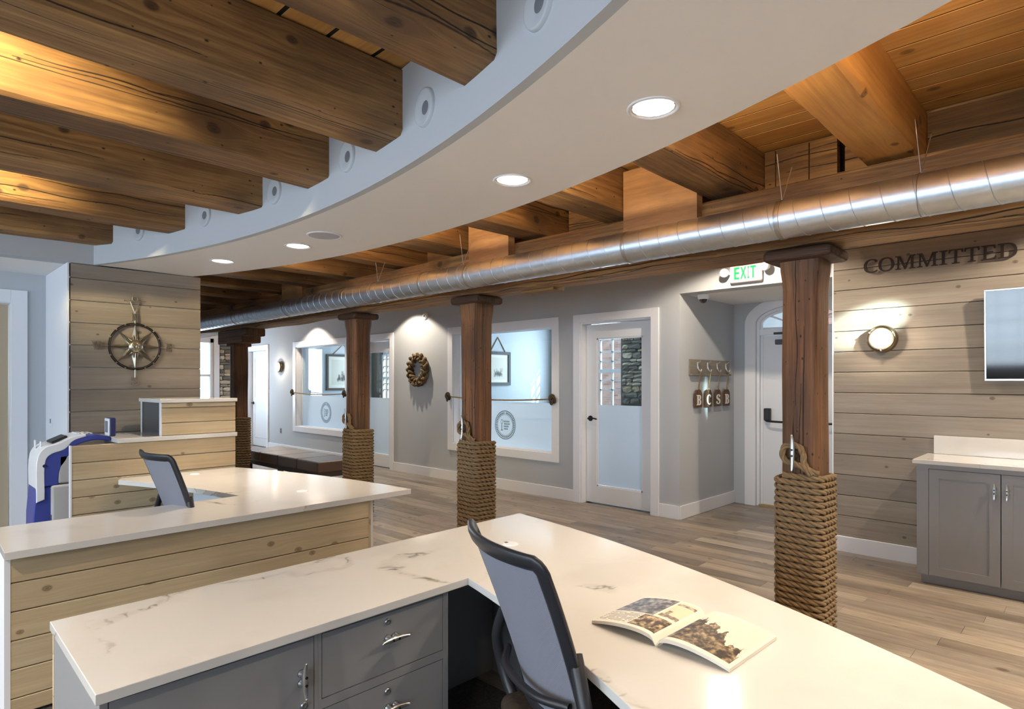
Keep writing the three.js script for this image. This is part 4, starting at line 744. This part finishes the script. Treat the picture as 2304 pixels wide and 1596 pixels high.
{ // hook board with four hooks; four letter tags hang from it on cords
  const X = -3.33, zc = [-6.42, -6.66, -6.90, -7.13], t = thing('hook_board', 'grey weathered board with four metal hooks on the alcove wall', 'hook board', [X, 1.675, -6.74]);
  part(t, 'board', rbx(0, 0.02, -0.085, 0.075, -0.49, 0.49, 0.003, 'z'), tinted(M.ship, [0.8, 0.8, 0.78])); part(t, 'ledge', rbx(0, 0.045, -0.105, -0.085, -0.49, 0.49, 0.003, 'z'), tinted(M.ship, [0.75, 0.75, 0.74]));
  zc.forEach(z => { const q = z + 6.74; part(t, 'hook', plain([tube([V(0.02, 0.03, q), V(0.045, 0.045, q), V(0.06, 0.06, q)], 0.006, 12, 7), tube([V(0.02, 0.02, q), V(0.028, -0.02, q), V(0.04, -0.05, q), V(0.062, -0.055, q), V(0.068, -0.035, q)], 0.0065, 18, 7), rbx(0.018, 0.026, -0.03, 0.045, q - 0.01, q + 0.01, 0.003)]), M.chrome); });
  const tagWood = tinted(M.post, [0.75, 0.75, 0.72]), white = new THREE.MeshStandardMaterial({ color: 0xe2ded8, roughness: 0.6 });
  [['B', 'nearest the hall'], ['C', 'second'], ['S', 'third'], ['B', 'nearest the exit']].forEach(([c, w], i) => {
    const g = thing('letter_tag', `dark wooden tag with white letter ${c} on a cord, ${w} of four`, 'tag', [X, 1.21, zc[i]]);
    const s = new THREE.Shape([[-0.085, 0], [0.085, 0], [0.085, 0.15], [0.05, 0.195], [-0.05, 0.195], [-0.085, 0.15]].map(p => new THREE.Vector2(...p))); const h = new THREE.Path(); h.absarc(0, 0.175, 0.009, 0, Math.PI * 2, true); s.holes.push(h);
    const b = new THREE.ExtrudeGeometry(s, { depth: 0.014, bevelEnabled: false }); b.rotateY(Math.PI / 2); b.translate(0.02, 0, 0); part(g, 'tag_board', metreUV(b, 'y', i), tagWood);
    const l = letter(fontSerifBold, c, 0.1, 0.115, 0.006); l.rotateY(Math.PI / 2); l.translate(0.034, 0.025, 0); part(g, 'letter', l, white, 'white letter');
    part(g, 'cord', plain([tube([V(0.03, 0.175, 0.003), V(0.036, 0.25, 0.012), V(0.05, 0.33, 0.006), V(0.062, 0.405, 0)], 0.0035, 16, 5), tube([V(0.03, 0.175, -0.003), V(0.036, 0.25, -0.012), V(0.05, 0.33, -0.006), V(0.062, 0.405, 0)], 0.0035, 16, 5), new THREE.SphereGeometry(0.011, 8, 6).translate(0.036, 0.205, 0)]), M.rope2);
  });
}
{ // compass rose
  const t = thing('compass_rose', 'pewter compass rose with a sun face and four letters on the plank wall', 'wall ornament', [-6.25, 1.812, -1.592]); const Y2 = g => g.rotateY(Math.PI / 2);
  const R = 0.205; part(t, 'ring', plain([Y2(new THREE.TorusGeometry(R, 0.006, 8, 64).translate(0, 0, 0.03)), Y2(new THREE.TorusGeometry(R - 0.012, 0.004, 8, 64).translate(0, 0, 0.03))]), M.bronze, 'dark ring');
  for (let k = 0; k < 8; k++) { const a = k * Math.PI / 4, L = 0.205, w = k % 2 ? 0.026 : 0.03; const g = new THREE.BufferGeometry(); const q = [[0.06, -w, 0.02], [0.06, w, 0.02], [L, 0, 0.03], [0.06, 0, 0.05]]; const tri = [0, 2, 3, 1, 3, 2, 0, 1, 2, 0, 3, 1]; g.setAttribute('position', new THREE.Float32BufferAttribute(tri.flatMap(i => q[i]), 3)); g.computeVertexNormals(); g.rotateZ(a); part(t, 'ray', Y2(g), M.pewter); }
  for (let k = 0; k < 16; k++) if (k % 4) part(t, 'bead', new THREE.SphereGeometry(0.0075, 8, 6).translate(0.036, R * Math.sin(k * Math.PI / 8), -R * Math.cos(k * Math.PI / 8)), M.pewter);
  const face = new THREE.SphereGeometry(0.058, 24, 16); face.scale(1, 1.05, 0.5); const fp = [face.translate(0, 0, 0.045)];
  fp.push(new THREE.SphereGeometry(0.011, 10, 8).scale(0.8, 1.5, 1).translate(0, 0.0, 0.074), new THREE.TorusGeometry(0.018, 0.005, 6, 14, Math.PI).rotateZ(Math.PI).translate(0, -0.015, 0.068), new THREE.SphereGeometry(0.013, 8, 6).translate(-0.022, -0.008, 0.064), new THREE.SphereGeometry(0.013, 8, 6).translate(0.022, -0.008, 0.064));
  for (const s of [-1, 1]) fp.push(new THREE.TorusGeometry(0.011, 0.003, 6, 12, Math.PI).translate(s * 0.019, 0.018, 0.069), new THREE.SphereGeometry(0.0055, 8, 6).translate(s * 0.019, 0.014, 0.071));
  part(t, 'sun_face', Y2(plain(fp)), M.pewter, 'smiling sun face');
  const fl = []; for (let k = 0; k < 16; k++) { const a = k * Math.PI / 8 + 0.2, c = new THREE.ConeGeometry(0.014, 0.058, 6); c.rotateZ(0.25 * (k % 2 ? 1 : -1)); c.translate(0, 0.08, 0.04); c.rotateZ(a); fl.push(c); } part(t, 'sun_flames', Y2(plain(fl)), M.pewter);
  for (const [c, u, v] of [['N', 0, 0.262], ['E', 0.275, -0.0], ['W', -0.285, 0.0], ['S', 0, -0.305]]) { const g = letter(fontSerif, c, c === 'W' ? 0.085 : 0.055, 0.075, 0.012); g.translate(u, v - 0.0375, 0.02); part(t, 'cardinal_letter', Y2(g), M.pewter); const s = Math.abs(u) > 0.1; part(t, 'stem', Y2(s ? rod(V(Math.sign(u) * R, 0, 0.03), V(u * 0.9, 0, 0.03), 0.007) : rod(V(0, Math.sign(v) * R, 0.03), V(0, v - Math.sign(v) * 0.03, 0.03), 0.007)), M.pewter); }
  part(t, 'hanging_loop', Y2(plain([rod(V(0, 0.295, 0.03), V(-0.035, 0.4, 0.02), 0.006), rod(V(0, 0.295, 0.03), V(0.035, 0.4, 0.02), 0.006), new THREE.TorusGeometry(0.022, 0.007, 6, 18).translate(0, 0.425, 0.03), rod(V(-0.085, 0.405, 0.03), V(0.085, 0.405, 0.03), 0.006)])), M.pewter);
}

// ================================================================ DESKS
const DC = [-3.2144, 3.776], RO = 6.3697, RI = 5.54;
const darc = (R, x0, x1, n = 32) => arc(DC[0], DC[1], R, x0, x1, n);
const smallCleat = cleatGeo(0.108, 0.95), smallHoles = cleatHole(0.95);
function cleat(parent, x, y, z, face, vertical) { // face: 'x' or 'z', the way it looks
  const c = new THREE.Group(); c.name = 'cleat_handle'; c.position.set(x, y, z); c.rotation.order = 'YXZ'; if (face === 'x') c.rotation.y = Math.PI / 2; if (vertical) c.rotation.z = Math.PI / 2; c.userData.label = 'chrome dock cleat handle'; parent.add(c);
  part(c, 'cleat_bar', smallCleat, M.chrome); smallHoles.forEach(h => part(c, 'screw_hole', h, M.black)); return c;
}
function lock(parent, x, y, z) { part(parent, 'lock', lathe([[0, 0.004], [0.005, 0.004], [0.006, 0.006], [0.0105, 0.006], [0.0115, 0]], 20).rotateZ(-Math.PI / 2).translate(x, y, z), M.steel, 'small round lock'); }
const knee = new THREE.MeshStandardMaterial({ color: 0xdfe3ea, roughness: 0.5 });
{ // ---- near desk
  const t = thing('near_worktop', 'cream quartz L-shaped worktop with the open magazine on it', 'worktop');
  part(t, 'slab', slabXZ([[-1.736, -0.361], [-2.372, -0.372], ...darc(RO, -2.405, 0.95), ...darc(RI, 0.7, -1.752)], 0.722, 0.75, [], 0.002), M.quartz);
  part(t, 'grommet', lathe([[0, 0.003], [0.03, 0.003], [0.034, 0.004], [0.038, 0.0]], 28).translate(-1.975, 0.75, -2.027), M.trim, 'white cable grommet');
  part(t, 'grommet_slot', bx(-2.01, -1.995, 0.753, 0.7545, -2.035, -2.02), M.black);
  // storage cupboard
  const XF = -1.78, body = (n, l, z0, z1) => { const c = thing(n, l, 'cabinet'); part(c, 'carcass', plain([bx(-2.34, -2.32, 0.0, 0.721, z0, z1), bx(-2.32, -1.8, 0, 0.721, z1 - 0.02, z1), bx(-2.32, -1.8, 0, 0.721, z0, z0 + 0.02), bx(-2.32, -1.8, 0.06, 0.08, z0 + 0.02, z1 - 0.02)]), M.grey); return c; };
  const A = body('storage_cupboard', 'grey cupboard with one tall door at the end of the near desk', -0.961, -0.378);
  for (const q of [[0.06, 0.721, -0.3955, -0.378], [0.06, 0.721, -0.961, -0.949], [0.704, 0.721, -0.949, -0.3955], [0.0, 0.06, -0.961, -0.378]]) part(A, 'face_frame', bx(-1.8, XF, q[0], q[1], q[2], q[3]), M.grey);
  const d = part(A, 'cupboard_door', bx(-1.8, XF - 0.001, 0.063, 0.7015, -0.9465, -0.398), M.grey); cleat(d, XF, 0.586, -0.906, 'x', true); lock(d, XF, 0.5, -0.914);
  const B = body('drawer_pedestal', 'grey pedestal with three cleat-handled drawers under the near desk', -1.491, -0.9615);
  for (const q of [[0.0, 0.721, -0.973, -0.9615], [0.0, 0.721, -1.491, -1.467], [0.705, 0.721, -1.467, -0.973], [0.466, 0.496, -1.467, -0.973], [0.228, 0.258, -1.467, -0.973], [0, 0.03, -1.467, -0.973]]) part(B, 'face_frame', bx(-1.8, XF, q[0], q[1], q[2], q[3]), M.grey);
  for (const [y0, y1, yc] of [[0.499, 0.702, 0.615], [0.261, 0.463, 0.375], [0.033, 0.225, 0.14]]) { const w = part(B, 'drawer', bx(-1.8, XF - 0.001, y0, y1, -1.4645, -0.9755), M.grey); cleat(w, XF, yc, -1.236, 'x', false); lock(w, XF, yc + 0.058, -1.22); }
  // modesty panels: straight back, curved front clad with planks
  const P = thing('near_desk_panel', 'grey knee panel of the near desk with pine planks on its outer side', 'desk panel');
  part(P, 'back_panel', bx(-2.32, -2.3, 0, 0.721, -2.24, -1.493), M.grey);
  part(P, 'curved_panel', slabXZ([...darc(6.1, -2.3, 0.75), ...darc(6.07, 0.74, -2.3)], 0, 0.721), M.grey);
  for (let y = 0.002, k = 0; y < 0.71; y += 0.13, k++) { part(P, 'plank', board(-2.365, -2.345, y, Math.min(y + 0.127, 0.72), -2.32, -0.378, 'z', rr(0, 9), rr(0, 9)), pick(pineV)); part(P, 'plank', slabXZ([...darc(6.122, -2.36, 0.75), ...darc(6.102, 0.74, -2.36)], y, Math.min(y + 0.127, 0.72)), pick(pineV)); }
}
{ // ---- middle desk
  const t = thing('middle_worktop', 'cream quartz L-shaped worktop of the middle desk in front of the tall counter', 'worktop');
  part(t, 'slab', slabXZ([[-3.461, -0.383], [-4.095, -0.40], ...darc(RI - 0.06, -4.095, -5.4).map(([x, z], i, a) => [x, z - 0.02]), [-5.495, -1.31], ...darc(RO, -5.495, -3.49)], 0.715, 0.75, [], 0.002), M.quartz);
  for (const [x, z] of [[-3.947, -2.014], [-5.3, -1.78]]) part(t, 'grommet', lathe([[0, 0.003], [0.03, 0.003], [0.034, 0.004], [0.038, 0.0]], 24).translate(x, 0.75, z), M.trim, 'white cable grommet');
  const P = thing('middle_desk_base', 'pale pine plank base of the middle desk', 'desk base');
  part(P, 'core_panel', bx(-3.56, -3.54, 0, 0.714, -2.26, -0.41), M.grey); part(P, 'end_panel', bx(-4.06, -3.518, 0, 0.714, -0.41, -0.388), M.trim, 'white end panel');
  part(P, 'corner_trim', bx(-3.54, -3.518, 0, 0.714, -2.279, -2.262), tinted(M.pine, [0.8, 0.78, 0.74]));
  for (let y = 0.713, k = 0; y > 0.02; k++) { const h = k ? 0.13 : 0.118, y0 = Math.max(0, y - h); part(P, 'plank', board(-3.54, -3.52, y0 + 0.0022, y - 0.0022, -2.262, -0.41, 'z', rr(0, 9), rr(0, 9)), pick(pineV)); y = y0; }
  part(P, 'curved_panel', slabXZ([...darc(6.1, -5.5, -3.545), ...darc(6.06, -3.545, -5.5)], 0, 0.714), knee, 'pale blue white knee panel');
  part(P, 'keyboard_tray', bx(-4.75, -4.3, 0.68, 0.7, -2.1, -1.72), M.black, 'dark keyboard tray');
  part(P, 'drawer_unit', bx(-3.86, -3.565, 0, 0.714, -1.1, -0.415), M.grey);
}
{ // ---- tall counter against the compass wall
  const t = thing('tall_counter', 'tall pine plank counter with a raised box in front of the compass wall', 'counter');
  const XF = -5.52; part(t, 'core_panel', bx(-5.56, -5.542, 0, 1.02, -2.19, -0.998), M.grey); part(t, 'end_edge', bx(-5.565, -5.517, 0, 1.022, -0.998, -0.988), M.trim, 'white end edge');
  part(t, 'side_panel', bx(-6.07, -5.562, 0, 1.02, -2.19, -2.17), M.grey); part(t, 'side_panel', bx(-6.07, -5.562, 0, 1.02, -1.34, -1.32), M.grey);
  for (let y = 1.02; y > 0.02; y -= 0.1295) part(t, 'plank', board(-5.542, XF, Math.max(0, y - 0.1295) + 0.0022, y - 0.0022, -2.19, -0.998, 'z', rr(0, 9), rr(0, 9)), pick(pineV));
  part(t, 'ledge', rbx(-6.09, -5.5, 1.021, 1.056, -2.2, -1.29, 0.003), M.quartz, 'cream quartz ledge');
  const b = new THREE.Group(); b.name = 'raised_box'; t.add(b);
  for (const [y0, y1] of [[1.057, 1.16], [1.16, 1.285], [1.285, 1.325]]) part(b, 'plank', board(-5.542, XF, y0 + 0.002, y1 - 0.002, -2.19, -1.603, 'z', rr(0, 9), rr(0, 9)), pick(pineV));
  part(b, 'box_panel', plain([bx(-5.562, -5.543, 1.057, 1.325, -2.19, -1.603), bx(-6.07, -6.05, 1.057, 1.325, -2.19, -1.603), bx(-6.05, -5.562, 1.057, 1.325, -2.19, -2.17)]), M.grey);
  part(b, 'box_edge', plain([bx(-5.563, -5.52, 1.057, 1.325, -1.603, -1.596), bx(-6.07, -6.045, 1.057, 1.325, -1.603, -1.596)]), M.trim);
  part(b, 'box_top', rbx(-6.09, -5.5, 1.326, 1.356, -2.2, -1.585, 0.003), M.quartz, 'cream quartz top');
}
{ // ---- blue and white office machine between counter and recess
  const t = thing('office_machine', 'blue and white counting machine with an arched arm and small screen beside the tall counter', 'machine', [-5.6, 0, 0]);
  const blue = new THREE.MeshStandardMaterial({ color: 0x414d9e, roughness: 0.35 }), navy = new THREE.MeshStandardMaterial({ color: 0x262c5e, roughness: 0.4 }), white = new THREE.MeshStandardMaterial({ color: 0xe9ecf2, roughness: 0.3 }), pale = new THREE.MeshStandardMaterial({ color: 0xb9b9bb, roughness: 0.5 });
  const prof = (pts, x0, x1, bev = 0.01) => { const s = new THREE.Shape(); const v = pts.map(([z, y]) => new THREE.Vector2(-z, y)); s.moveTo(v[0].x, v[0].y); s.splineThru; for (let i = 1; i < v.length; i++) s.lineTo(v[i].x, v[i].y); const g = new THREE.ExtrudeGeometry(s, { depth: x1 - x0 - 2 * bev, bevelEnabled: true, bevelThickness: bev, bevelSize: bev, bevelOffset: -bev, bevelSegments: 3 }); g.rotateY(Math.PI / 2); g.translate(x0 + bev, 0, 0); return g; };
  const curve = (pts, n) => new THREE.CatmullRomCurve3(pts.map(([z, y]) => V(z, y, 0))).getPoints(n).map(p => [p.x, p.y]);
  part(t, 'base', rbx(-0.44, -0.08, 0, 0.72, -1.26, -0.9, 0.02), pale, 'grey lower cabinet'); part(t, 'upper_body', rbx(-0.43, -0.09, 0.725, 0.95, -1.22, -0.94, 0.02), pale);
  part(t, 'column', prof([[-0.92, 0], [-0.79, 0], [-0.795, 0.5], [-0.812, 0.71], [-0.92, 0.71]], -0.42, -0.1), blue, 'deep blue column');
  part(t, 'arm', prof([...curve([[-0.82, 0.715], [-0.83, 0.95], [-0.87, 1.0], [-0.96, 1.03], [-1.04, 1.07], [-1.16, 1.085], [-1.285, 1.06]], 30), ...curve([[-1.285, 1.03], [-1.16, 1.04], [-1.05, 1.0], [-1.0, 0.9], [-0.955, 0.82], [-0.945, 0.715]], 24)], -0.43, -0.09), blue, 'deep blue arched arm');
  part(t, 'cover', prof([...curve([[-0.812, 0.6], [-0.822, 0.95], [-0.865, 1.008], [-0.955, 1.038], [-1.04, 1.079], [-1.12, 1.093]], 26), ...curve([[-1.12, 1.075], [-1.04, 1.045], [-0.985, 0.985], [-0.905, 0.955], [-0.872, 0.92], [-0.862, 0.62]], 26)], -0.435, -0.085, 0.006), white, 'white outer cover');
  part(t, 'hopper_slot', rbx(-0.36, -0.16, -0.006, 0.012, -0.055, 0.055, 0.008).rotateX(0.42).translate(0, 1.052, -0.965), M.black, 'dark hopper slot');
  part(t, 'paper_lip', plain([rbx(-0.34, -0.3, 0.98, 1.05, -0.842, -0.832, 0.004), rbx(-0.24, -0.2, 0.985, 1.045, -0.862, -0.852, 0.004)]), white);
  part(t, 'side_vent', new THREE.CylinderGeometry(0.012, 0.012, 0.006, 16).rotateZ(Math.PI / 2).translate(-0.085, 0.87, -0.86), navy); part(t, 'foot_recess', rbx(-0.1, -0.088, 0.42, 0.5, -0.92, -0.9, 0.003), M.black);
  for (let k = 0; k < 4; k++) part(t, 'key_row', rbx(-0.34, -0.16, 1.088 - k * 0.001, 1.1 - k * 0.002, -1.09 - k * 0.03, -1.072 - k * 0.03, 0.004), white);
  const s = part(t, 'screen_housing', rbx(-0.13, 0.0, 1.07, 1.215, -1.3, -1.26, 0.008), navy); part(s, 'screen_face', rbx(-0.125, -0.003, 1.075, 1.21, -1.262, -1.25, 0.006), white); part(s, 'display', bx(-0.105, -0.02, 1.1, 1.19, -1.25, -1.2485), new THREE.MeshStandardMaterial({ color: 0x777f90, roughness: 0.2 }), 'small grey display');
}
// ================================================================ MESH TASK CHAIRS
const meshTex = makeTex(256, 256, (u, v) => { const a = Math.sin(u * Math.PI * 64) * Math.sin(v * Math.PI * 64), k = 0.5 + 0.5 * a; return mixc([0.40, 0.405, 0.45], [0.64, 0.645, 0.69], k); }, true, 0.12, 0.12);
const meshBump = makeTex(256, 256, (u, v) => { const k = 0.5 + 0.5 * Math.sin(u * Math.PI * 64) * Math.sin(v * Math.PI * 64); return [k, k, k]; }, false, 0.12, 0.12);
const meshMat = new THREE.MeshStandardMaterial({ map: meshTex, bumpMap: meshBump, bumpScale: 0.001, roughness: 0.7, side: THREE.DoubleSide }), plastic = new THREE.MeshStandardMaterial({ color: 0x26262b, roughness: 0.38 });
function makeChair(label) { // faces -z
  const t = thing('task_chair', label, 'chair');
  const zb = y => 0.19 + 0.30 * (y - 0.55) + 0.12 * (y - 0.62) ** 2, hw = y => 0.205 + 0.03 * sstep(0.55, 1.0, y), pt = (u, y) => { const w = hw(y); return V(u * w, y, zb(y) - 0.055 * u * u); };
  const outline = []; const y0 = 0.56, y1 = 1.05, n = 20;
  for (let k = 0; k <= n; k++) outline.push([-0.94 + 1.88 * k / n, y0]); for (let k = 1; k <= n; k++) outline.push([1, y0 + 0.03 + (y1 - y0 - 0.05) * k / n]); for (let k = 0; k <= n; k++) outline.push([0.94 - 1.88 * k / n, y1]); for (let k = 1; k <= n; k++) outline.push([-1, y1 - 0.02 - (y1 - y0 - 0.05) * k / n]);
  const pts = outline.map(([u, y]) => pt(u, y)), c = new THREE.CatmullRomCurve3(pts, true), N = 160, rad = 10, P = [], I = [];
  const mid = V(0, 0.8, zb(0.8)); for (let i = 0; i <= N; i++) { const q = c.getPointAt((i % N) / N), tg = c.getTangentAt((i % N) / N), up = Math.abs(q.y - 0.8) / 0.25, inn = mid.clone().sub(q); inn.addScaledVector(tg, -inn.dot(tg)).normalize(); const bn = tg.clone().cross(inn).normalize(); for (let k = 0; k <= rad; k++) { const a = k / rad * Math.PI * 2, v = q.clone().addScaledVector(inn, Math.cos(a) * 0.025).addScaledVector(bn, Math.sin(a) * 0.0125); P.push(v.x, v.y, v.z); } }
  for (let i = 0; i < N; i++) for (let k = 0; k < rad; k++) { const a = i * (rad + 1) + k, b = a + rad + 1; I.push(a, b, a + 1, a + 1, b, b + 1); }
  const fg = new THREE.BufferGeometry(); fg.setAttribute('position', new THREE.Float32BufferAttribute(P, 3)); fg.setAttribute('uv', new THREE.Float32BufferAttribute(new Float32Array(P.length / 3 * 2), 2)); fg.setIndex(I); fg.computeVertexNormals(); part(t, 'back_frame', fg, plastic, 'black back frame');
  const MP = [], MU = [], MI = [], a = 16, b = 20; for (let j = 0; j <= b; j++) for (let i = 0; i <= a; i++) { const y = y0 + 0.01 + (y1 - y0 - 0.02) * j / b, q = pt(-0.96 + 1.92 * i / a, y); MP.push(q.x, q.y, q.z + 0.002); MU.push(q.x, y); } for (let j = 0; j < b; j++) for (let i = 0; i < a; i++) { const k = j * (a + 1) + i; MI.push(k, k + 1, k + a + 1, k + 1, k + a + 2, k + a + 1); }
  const mg = new THREE.BufferGeometry(); mg.setAttribute('position', new THREE.Float32BufferAttribute(MP, 3)); mg.setAttribute('uv', new THREE.Float32BufferAttribute(MU, 2)); mg.setIndex(MI); mg.computeVertexNormals(); part(t, 'back_mesh', mg, meshMat, 'blue grey mesh');
  for (const s of [-1, 1]) part(t, 'back_bracket', tube([V(s * 0.212, 0.80, zb(0.80) - 0.075), V(s * 0.25, 0.745, zb(0.745) - 0.05), V(s * 0.29, 0.66, zb(0.66) - 0.02), V(s * 0.29, 0.57, zb(0.57) - 0.01), V(s * 0.25, 0.49, 0.17), V(s * 0.15, 0.425, 0.15), V(s * 0.05, 0.405, 0.1)], 0.019, 40, 10), plastic, 'curved black back bracket');
  part(t, 'lumbar_bar', tube([V(-0.2, 0.66, zb(0.66) - 0.02), V(-0.1, 0.655, zb(0.66) + 0.03), V(0.1, 0.655, zb(0.66) + 0.03), V(0.2, 0.66, zb(0.66) - 0.02)], 0.012, 24, 8), plastic);
  const seat = rbx(-0.245, 0.245, 0.43, 0.5, -0.26, 0.22, 0.034, 'x', 0, 0, 5); part(t, 'seat', seat, new THREE.MeshStandardMaterial({ map: carpetMap, color: 0xb09a86, roughness: 0.95 }), 'dark brown upholstered seat');
  part(t, 'seat_pan', rbx(-0.2, 0.2, 0.39, 0.432, -0.2, 0.18, 0.015), plastic);
  part(t, 'gas_column', lathe([[0.02, 0.4], [0.02, 0.27], [0.028, 0.265], [0.028, 0.08]], 20), M.steel);
  for (let k = 0; k < 5; k++) { const q = k * Math.PI * 2 / 5 + 0.3, e = V(Math.cos(q) * 0.29, 0.075, Math.sin(q) * 0.29); const lg = part(t, 'base_leg', rod(V(Math.cos(q) * 0.02, 0.1, Math.sin(q) * 0.02), e, 0.022, 8, 0.014), plastic); const w = new THREE.CylinderGeometry(0.028, 0.028, 0.04, 18); w.rotateZ(Math.PI / 2); w.rotateY(q + 0.6); w.translate(e.x, 0.0285, e.z); part(lg, 'caster', plain([w, rod(V(e.x, 0.03, e.z), V(e.x, 0.08, e.z), 0.008)]), M.black); }
  return t;
}
const chair = makeChair('black mesh-backed chair pushed up to the worktop with the magazine');
chair.position.set(-1.10, 0, -1.50); chair.rotation.y = -0.387;
copy(chair, [-4.185, 0, -1.487], 0.05, 'black mesh-backed chair between the middle desk and the tall counter');

// ================================================================ OPEN MAGAZINE
{
  const t = thing('open_magazine', 'open magazine with sepia photographs lying on the near worktop', 'magazine', [-0.912, 0.751, -1.675], 0); t.rotation.y = -0.03;
  const W = 0.222, D = 0.292, n = 24, paperMat = new THREE.MeshStandardMaterial({ color: 0xe9e2d3, roughness: 0.6 });
  const yb = s => 0.052 * Math.pow(s, 0.45) * Math.pow(1 - s, 0.95), th = 0.0125;
  const print = side => makeTex(512, 512, (u, v) => {
    const bg = [0.89, 0.86, 0.8]; const f = fbm(u, v, 17, 17, 5, side ? 201 : 211), g = fbm(u, v, 30, 30, 3, 221), tree = fbm(u, 0.2, 14, 2, 4, 231);
    if (side) { // right page: one large sepia photograph of trees under a pale sky
      if (u < 0.1 || u > 0.95 || v < 0.07 || v > 0.93) return bg; const edge = 0.28 + 0.55 * (1 - u) + (tree - 0.5) * 0.4 + (g - 0.5) * 0.16; if (v > edge) return mixc([0.9, 0.86, 0.78], [0.82, 0.8, 0.76], f);
      const k = clamp((f - 0.33) * 2.6) * 0.6 + g * 0.5; return mixc([0.16, 0.1, 0.05], [0.78, 0.68, 0.52], clamp(k * 1.3 - 0.38)); }
    if (v > 0.42 && u < 0.62 && v < 0.97) return mixc([0.25, 0.25, 0.28], [0.66, 0.64, 0.64], clamp((f - 0.3) * 2)); // grey photograph
    if (u > 0.52 && u < 0.93 && v > 0.06 && v < 0.4) return mixc([0.2, 0.13, 0.07], [0.8, 0.7, 0.54], clamp((f - 0.36) * 3.2)); // sepia photograph
    if (u < 0.5 && v > 0.06 && v < 0.4) return Math.abs((v * 26) % 1 - 0.5) < 0.22 && g > 0.36 ? [0.45, 0.42, 0.38] : bg;
    if (u > 0.66 && u < 0.93 && v > 0.45 && v < 0.95) return Math.abs(v - 0.5) < 0.04 || Math.abs(v - 0.88) < 0.03 || (u > 0.7 && u < 0.76 && v < 0.65) ? mixc([0.25, 0.17, 0.1], bg, g) : [0.86, 0.8, 0.68];
    return bg; }, true, 1, 1);
  for (const s of [-1, 1]) {
    const P = [], U = [], I = [], put = (x, y, z, u, v) => { P.push(x, y, z); U.push(u, v); };
    for (let i = 0; i <= n; i++) { const q = i / n, x = s * (0.002 + W * q * (1 - 0.02 * s)), y = yb(q) + th * (1 - 0.25 * q) * (q < 0.08 ? 0.35 + 8 * q : 1); put(x, y, D / 2, s > 0 ? q : 1 - q, 0); put(x, y, -D / 2, s > 0 ? q : 1 - q, 1); }
    for (let i = 0; i < n; i++) { const a = 2 * i; if (s > 0) I.push(a, a + 2, a + 1, a + 1, a + 2, a + 3); else I.push(a, a + 1, a + 2, a + 1, a + 3, a + 2); }
    const g = new THREE.BufferGeometry(); g.setAttribute('position', new THREE.Float32BufferAttribute(P, 3)); g.setAttribute('uv', new THREE.Float32BufferAttribute(U, 2)); g.setIndex(I); g.computeVertexNormals();
    const block = part(t, 'page_block', (() => { const sh = new THREE.Shape(), top = [], bot = []; for (let i = 0; i <= n; i++) { const q = i / n, x = s * (0.002 + W * q * (1 - 0.02 * s)), k = th * (1 - 0.25 * q) * (q < 0.08 ? 0.35 + 8 * q : 1); bot.push([x, yb(q)]); top.push([x, yb(q) + k - 0.0004]); } const all = [...bot, ...top.reverse()]; sh.setFromPoints(all.map(p => new THREE.Vector2(...p))); return new THREE.ExtrudeGeometry(sh, { depth: D - 0.002, bevelEnabled: false }).translate(0, 0, -D / 2 + 0.001); })(), paperMat, 'cream page edges');
    part(block, 'printed_page', g, new THREE.MeshStandardMaterial({ map: print(s > 0), roughness: 0.5, side: THREE.DoubleSide }), s > 0 ? 'page with a large sepia photograph of trees' : 'page with a grey and a sepia photograph');
  }
}
// ================================================================ BASE CABINETS UNDER THE TELEVISION
{
  const zf = -5.40, H = 0.889, make = (x0, label) => {
    const t = thing('base_cabinet', label, 'cabinet', [x0, 0, 0]), w = 0.92;
    part(t, 'carcass', plain([bx(0, 0.02, 0.07, H, -5.905, zf + -0.02), bx(w - 0.02, w, 0.07, H, -5.905, zf - 0.02), bx(0.02, w - 0.02, 0.07, 0.09, -5.905, zf - 0.02), bx(0.02, w - 0.02, 0.07, H, -5.905, -5.89)]), M.grey);
    part(t, 'toe_kick', bx(0.02, w, 0, 0.07, -5.9, zf - 0.045), M.grey);
    for (const q of [[0, 0.073, 0.07, H], [w - 0.004, w, 0.07, H], [0.073, w - 0.004, 0.857, H]]) part(t, 'face_frame', bx(q[0], q[1], q[2], q[3], zf - 0.02, zf), M.grey);
    const dw = (w - 0.073 - 0.004) / 2; for (const k of [0, 1]) { const a = 0.073 + k * dw + 0.0025, b = a + dw - 0.005, y0 = 0.073, y1 = 0.854, f = 0.062;
      const d = part(t, 'door', bx(a + f, b - f, y0 + f, y1 - f, zf - 0.014, zf - 0.008), M.grey); for (const q of [[a, a + f, y0, y1], [b - f, b, y0, y1], [a + f, b - f, y0, y0 + f], [a + f, b - f, y1 - f, y1]]) part(d, q[3] - q[2] > 0.5 ? 'stile' : 'rail', bx(q[0], q[1], q[2], q[3], zf - 0.02, zf - 0.001), M.grey);
      cleat(d, k ? a + 0.032 : b - 0.032, 0.735, zf, 'z', true); }
    return t;
  };
  make(-1.02, 'grey shaker cabinet with two cleat-handled doors under the left part of the television'); make(-0.098, 'grey shaker cabinet with two cleat-handled doors under the right part of the television');
  const t = thing('cabinet_worktop', 'white quartz worktop with an upstand on the grey cabinets', 'worktop'); part(t, 'slab', rbx(-1.045, 0.85, 0.89, 0.92, -5.928, zf + 0.022, 0.003), M.quartz); part(t, 'upstand', rbx(-1.0, 0.85, 0.921, 1.066, -5.928, -5.908, 0.003), M.quartz);
}

shadows(scene);
renderer.render(scene, camera);
